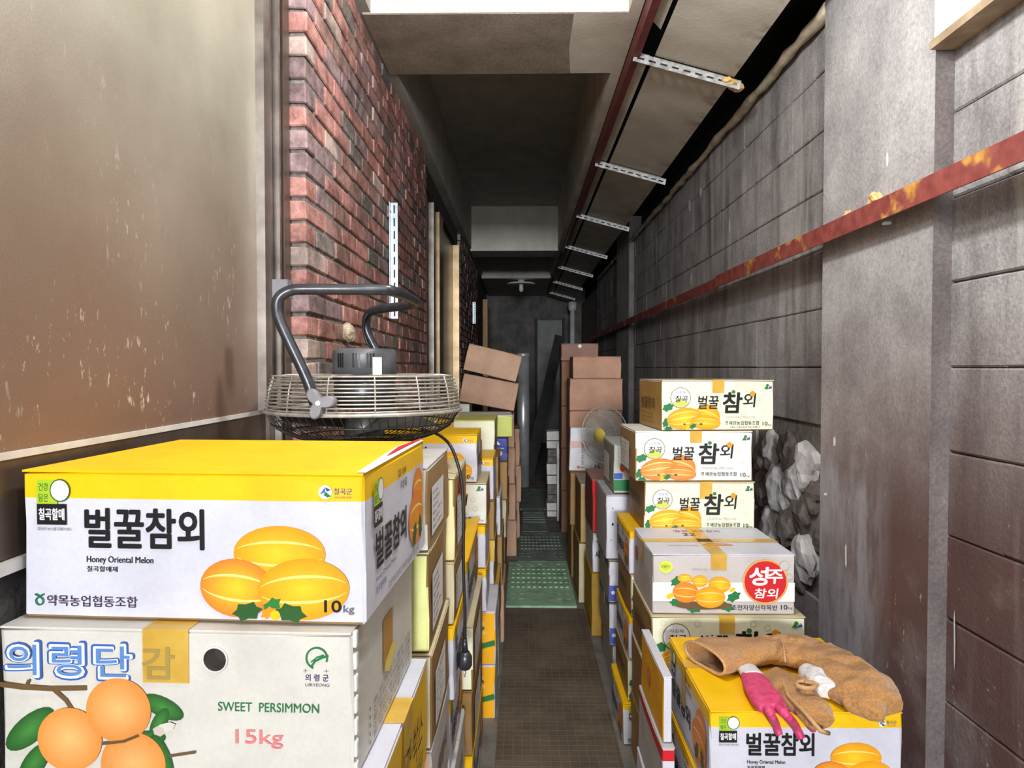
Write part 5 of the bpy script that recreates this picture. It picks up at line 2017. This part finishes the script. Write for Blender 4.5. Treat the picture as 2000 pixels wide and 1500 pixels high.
# ------------------------------------------------------------------ gloves on the yellow box
def loft(mb, pts, wid, hei, mat, n=18, amp=0.004, seed=0, capa=True, capb=True, fr=22.0, floor_z=None):
    pts = [Vector(p) for p in pts]
    K = len(pts)
    # resample
    P, Wd, Ht = [], [], []
    for i in range(K - 1):
        p0, p1, p2, p3 = pts[max(i - 1, 0)], pts[i], pts[i + 1], pts[min(i + 2, K - 1)]
        for k in range(6):
            t = k / 6
            P.append(0.5 * ((2 * p1) + (-p0 + p2) * t + (2 * p0 - 5 * p1 + 4 * p2 - p3) * t * t + (-p0 + 3 * p1 - 3 * p2 + p3) * t ** 3))
            Wd.append(wid[i] + (wid[i + 1] - wid[i]) * t)
            Ht.append(hei[i] + (hei[i + 1] - hei[i]) * t)
    P.append(pts[-1]); Wd.append(wid[-1]); Ht.append(hei[-1])
    b = len(mb.v)
    off = Vector((seed * 2.3, seed * 1.1, seed * 3.7))
    for i, p in enumerate(P):
        t = (P[min(i + 1, len(P) - 1)] - P[max(i - 1, 0)]).normalized()
        s = t.cross(Vector((0, 0, 1)))
        if s.length < 1e-4:
            s = Vector((1, 0, 0))
        s.normalize()
        u = s.cross(t)
        for j in range(n):
            a = 2 * math.pi * j / n
            ca, sa = math.cos(a), math.sin(a)
            x = math.copysign(abs(ca) ** 0.85, ca) * Wd[i] / 2
            y = math.copysign(abs(sa) ** 0.85, sa) * Ht[i] / 2
            q = p + s * x + u * y
            nz = noise.noise(q * fr + off) * amp + noise.noise(q * fr * 2.6 + off) * amp * 0.4
            q = q + (s * ca + u * sa) * nz
            if floor_z is not None:
                q.z = max(q.z, floor_z)
            mb.v.append(tuple(q))
    for i in range(len(P) - 1):
        for j in range(n):
            j2 = (j + 1) % n
            mb.face([b + i * n + j, b + i * n + j2, b + (i + 1) * n + j2, b + (i + 1) * n + j], mat, None, True)
    for flag, base, rev in ((capa, b, True), (capb, b + (len(P) - 1) * n, False)):
        if flag:
            idx = [base + j for j in range(n)]
            mb.face(idx[::-1] if rev else idx, mat)


GZ = 0.602


def gp_(u, v, h):
    q = on_z(u, v, GZ + h)
    return q


def cloth_mesh(name, mb, voxel=0.003, smooth=6, mat=None):
    o = mb.build(name)
    md = o.modifiers.new('remesh', 'REMESH')
    md.mode = 'VOXEL'
    md.voxel_size = voxel
    md.use_smooth_shade = True
    sm = o.modifiers.new('smooth', 'SMOOTH')
    sm.iterations = smooth
    sm.factor = 0.5
    bpy.context.view_layer.update()
    me = bpy.data.meshes.new_from_object(o.evaluated_get(bpy.context.evaluated_depsgraph_get()))
    bpy.data.objects.remove(o)
    me.materials.clear()
    me.materials.append(MATS[mat])
    for p in me.polygons:
        p.use_smooth = True
        p.material_index = 0
    return me


# tan fleece glove with its open cuff to the left
g1 = empty('fleece_glove', tuple(gp_(1440, 1290, 0)))
tag(g1, 'tan fleece glove with its wide cuff open, lying across the yellow box', 'glove')
inv = -Vector(g1.location)


def local(pts, o):
    return [p - Vector(o.location) for p in pts]


m = MB()
cuff = [gp_(1376, 1284, 0.030), gp_(1415, 1276, 0.028), gp_(1462, 1270, 0.027), gp_(1500, 1268, 0.026)]
loft(m, local(cuff, g1), [0.150, 0.142, 0.130, 0.120], [0.056, 0.050, 0.044, 0.042], 'tan_fleece', 36, 0.008, 1, False, False, 20, 0.0012)
o = m.build('cuff', g1)
sd = o.modifiers.new('thick', 'SOLIDIFY'); sd.thickness = 0.004; sd.offset = -1
m = MB()
rim = []
c0 = cuff[0] - Vector(g1.location)
tdir = (cuff[1] - cuff[0]).normalized()
sdir = tdir.cross(Vector((0, 0, 1))).normalized()
for i in range(28):
    a = 2 * math.pi * i / 28
    ca, sa = math.cos(a), math.sin(a)
    q = c0 + sdir * (math.copysign(abs(ca) ** 0.85, ca) * 0.076) + Vector((0, 0, math.copysign(abs(sa) ** 0.85, sa) * 0.029))
    q.z = max(q.z, 0.0045)
    rim.append(q)
m.tube(rim, 0.0042, 'tan_hem', 7, True)
m.build('hem', g1)
m = MB()
loft(m, local([gp_(1490, 1268, 0.024), gp_(1535, 1268, 0.027), gp_(1585, 1280, 0.028), gp_(1640, 1310, 0.028)], g1), [0.125, 0.165, 0.165, 0.12], [0.040, 0.050, 0.052, 0.044], 'tan_fleece', 34, 0.012, 2, True, True, 26, 0.0012)
loft(m, local([gp_(1590, 1275, 0.030), gp_(1650, 1312, 0.033), gp_(1698, 1350, 0.034), gp_(1728, 1378, 0.030)], g1), [0.14, 0.15, 0.14, 0.10], [0.052, 0.062, 0.064, 0.050], 'tan_fleece', 34, 0.013, 3, True, True, 26, 0.0012)
loft(m, local([gp_(1632, 1348, 0.018), gp_(1660, 1362, 0.022), gp_(1700, 1382, 0.022), gp_(1730, 1392, 0.020)], g1), [0.06, 0.075, 0.075, 0.05], [0.036, 0.044, 0.044, 0.034], 'tan_fleece', 26, 0.010, 4, True, True, 30, 0.0012)
obj('hand', cloth_mesh('hand', m, 0.0032, 5, 'tan_fleece'), g1)
m = MB()
m.tube([gp_(1518, 1243, 0.040) - Vector(g1.location), gp_(1530, 1262, 0.056) - Vector(g1.location), gp_(1534, 1292, 0.050) - Vector(g1.location)], 0.003, 'tan_hem', 6)
m.build('seam', g1)

# second tan glove, rolled, with white lining
g2 = empty('rolled_glove', tuple(gp_(1560, 1370, 0)))
tag(g2, 'rolled tan glove with white lining showing, between the pink glove and the fleece glove', 'glove')
m = MB()
loft(m, local([gp_(1508, 1318, 0.02), gp_(1545, 1345, 0.026), gp_(1580, 1378, 0.028), gp_(1606, 1408, 0.024)], g2), [0.055, 0.082, 0.088, 0.070], [0.034, 0.046, 0.048, 0.036], 'tan_fleece', 28, 0.010, 6, True, True, 26, 0.0012)
obj('hand', cloth_mesh('hand', m, 0.0032, 5, 'tan_fleece'), g2)
m = MB()
loft(m, local([gp_(1580, 1310, 0.022), gp_(1605, 1330, 0.028), gp_(1622, 1352, 0.024)], g2), [0.055, 0.075, 0.060], [0.036, 0.046, 0.036], 'white_knit', 24, 0.008, 8, True, True, 26, 0.0012)
obj('lining', cloth_mesh('lining', m, 0.0032, 4, 'white_knit'), g2)
m = MB()
spiral = []
for i in range(22):
    a = i / 21 * 2 * math.pi * 1.25
    r_ = 0.020 - 0.008 * i / 21
    b0 = gp_(1575, 1340, 0.062) - Vector(g2.location)
    spiral.append(b0 + Vector((r_ * math.cos(a) * 1.3, r_ * math.sin(a), 0.002)))
m.tube(spiral, 0.0055, 'tan_hem', 7)
m.build('rolled_cuff', g2)
m = MB()
hem = [gp_(1590, 1340, 0.045), gp_(1560, 1320, 0.045), gp_(1528, 1330, 0.04), gp_(1540, 1360, 0.045), gp_(1575, 1395, 0.042), gp_(1603, 1428, 0.03), gp_(1618, 1432, 0.014)]
m.tube(local(hem, g2), 0.005, 'tan_hem', 7)
m.build('hem', g2)

# pink rubber coated glove, fingers hanging over the front edge
g3 = empty('rubber_glove', tuple(gp_(1485, 1345, 0)))
tag(g3, 'pink rubber coated work glove with its fingers over the front edge of the yellow box', 'glove')
m = MB()
yf = 1.566


def ov(u, v, y):
    return on_y(u, v, y)


loft(m, local([gp_(1468, 1318, 0.014), gp_(1482, 1340, 0.018), gp_(1498, 1366, 0.018), gp_(1512, 1384, 0.016)], g3), [0.052, 0.078, 0.082, 0.07], [0.026, 0.030, 0.028, 0.024], 'pink_rubber', 18, 0.002, 1, True, True, 30, 0.001)
loft(m, local([gp_(1492, 1372, 0.015), gp_(1505, 1395, 0.014), ov(1515, 1416, 1.568), ov(1523, 1436, 1.564)], g3), [0.022, 0.021, 0.020, 0.017], [0.02, 0.020, 0.019, 0.016], 'pink_rubber', 12, 0.001, 2)
loft(m, local([gp_(1512, 1372, 0.017), gp_(1535, 1396, 0.016), ov(1553, 1418, 1.568), ov(1566, 1443, 1.562)], g3), [0.023, 0.022, 0.021, 0.018], [0.021, 0.020, 0.020, 0.017], 'pink_rubber', 12, 0.001, 3)
loft(m, local([gp_(1520, 1358, 0.018), gp_(1550, 1382, 0.018), gp_(1572, 1400, 0.016), ov(1588, 1424, 1.566)], g3), [0.023, 0.021, 0.020, 0.017], [0.021, 0.020, 0.019, 0.016], 'pink_rubber', 12, 0.001, 4)
loft(m, local([gp_(1522, 1345, 0.020), gp_(1545, 1362, 0.022), gp_(1562, 1378, 0.020)], g3), [0.021, 0.020, 0.016], [0.019, 0.018, 0.015], 'pink_rubber', 12, 0.001, 5)
loft(m, local([gp_(1472, 1345, 0.012), gp_(1474, 1366, 0.011), gp_(1486, 1386, 0.010)], g3), [0.03, 0.024, 0.018], [0.02, 0.019, 0.016], 'pink_rubber', 12, 0.001, 6, True, True, 22, 0.001)
obj('hand', cloth_mesh('hand', m, 0.0024, 3, 'pink_rubber'), g3)
m = MB()
loft(m, local([gp_(1452, 1298, 0.012), gp_(1462, 1310, 0.014), gp_(1472, 1323, 0.015)], g3), [0.050, 0.054, 0.058], [0.022, 0.027, 0.030], 'white_knit', 18, 0.0015, 7, True, True, 30, 0.001)
m.build('knit_cuff', g3)

# ------------------------------------------------------------------ dim clutter at the far end
a = on_y(1022, 690, 8.0)
root = empty('flue_pipe', (a.x, 8.0, 0))
tag(root, 'shiny metal flue pipe standing upright at the dark end', 'pipe')
m = MB(); m.tube([(0, 0, 0), (0, 0, a.z)], 0.075, 'chrome', 20); m.build('tube', root)
m = MB(); m.lathe([(0.079, a.z - 0.05), (0.079, a.z), (0.07, a.z + 0.004)], 'chrome', 20); m.build('end_collar', root)
a, b = on_y(1094, 656, 9.4), on_y(1068, 770, 9.0)
root = empty('leaning_board', tuple(b))
m = MB()
d = (a - b)
sdv = d.cross(Vector((0, 1, 0))).normalized() * 0.07
foot = Vector((b.x - d.x / d.z * b.z, b.y - d.y / d.z * b.z, 0.0))
root.location = foot
tag(root, 'dark board leaning in front of the grey far door', 'board')
for (s0, t0) in ((0, 0.02),):
    A = [foot - sdv, foot + sdv, a + sdv, a - sdv]
    B = [v + Vector((0, 0.025, 0)) for v in A]
    A = [v - foot + Vector((0, 0, 0.004)) for v in A]
    B = [v - foot + Vector((0, 0, 0.004)) for v in B]
    for q in (A[::-1], B, [A[0], A[1], B[1], B[0]], [A[1], A[2], B[2], B[1]], [A[2], A[3], B[3], B[2]], [A[3], A[0], B[0], B[3]]):
        m.poly(q, 'dark_thing')
m.build('plank', root)
zz = 0.0
for i in range(5):
    a = on_y(1072, 850, 6.4)
    hh = 0.13 + 0.03 * (i % 3)
    root = empty('paper_bundle', (a.x + 0.055 + 0.008 * (i % 2), 6.45, zz))
    tag(root, ['bundle of old papers on the floor before the dark end', 'bundle of old papers second from the floor before the dark end', 'bundle of old papers in the middle of the leaning pile',
               'bundle of old papers second from the top of the pile', 'bundle of old papers topmost on the pile'][i], 'papers')
    mm = bevel_box_mesh('bundle', 0.15, 0.22, hh - 0.002, 'paper' if i % 2 == 0 else 'rubble_dark', 0.006, 0.004, i)
    obj('pages', mm, root, (0, 0, hh / 2 + 0.0035))
    m = MB(); m.box(-0.078, 0.078, -0.115, 0.115, hh * 0.45, hh * 0.5, 'dark_thing'); m.build('string', root)
    zz += hh + 0.008
a, b = on_y(1091, 866, 6.2), on_y(1090, 938, 6.2)
root = empty('white_stick', (b.x, 6.2, 0.0))
tag(root, 'thin white stick standing beside the old papers', 'stick')
m = MB(); m.tube([(0, 0, 0.002), (0, 0, (a.z + b.z) / 2)], 0.012, 'white_board', 8); m.build('shaft', root)
m = MB(); m.tube([(0, 0, (a.z + b.z) / 2 + 0.001), (0, 0, a.z)], 0.016, 'white_board', 8); m.build('grip', root)
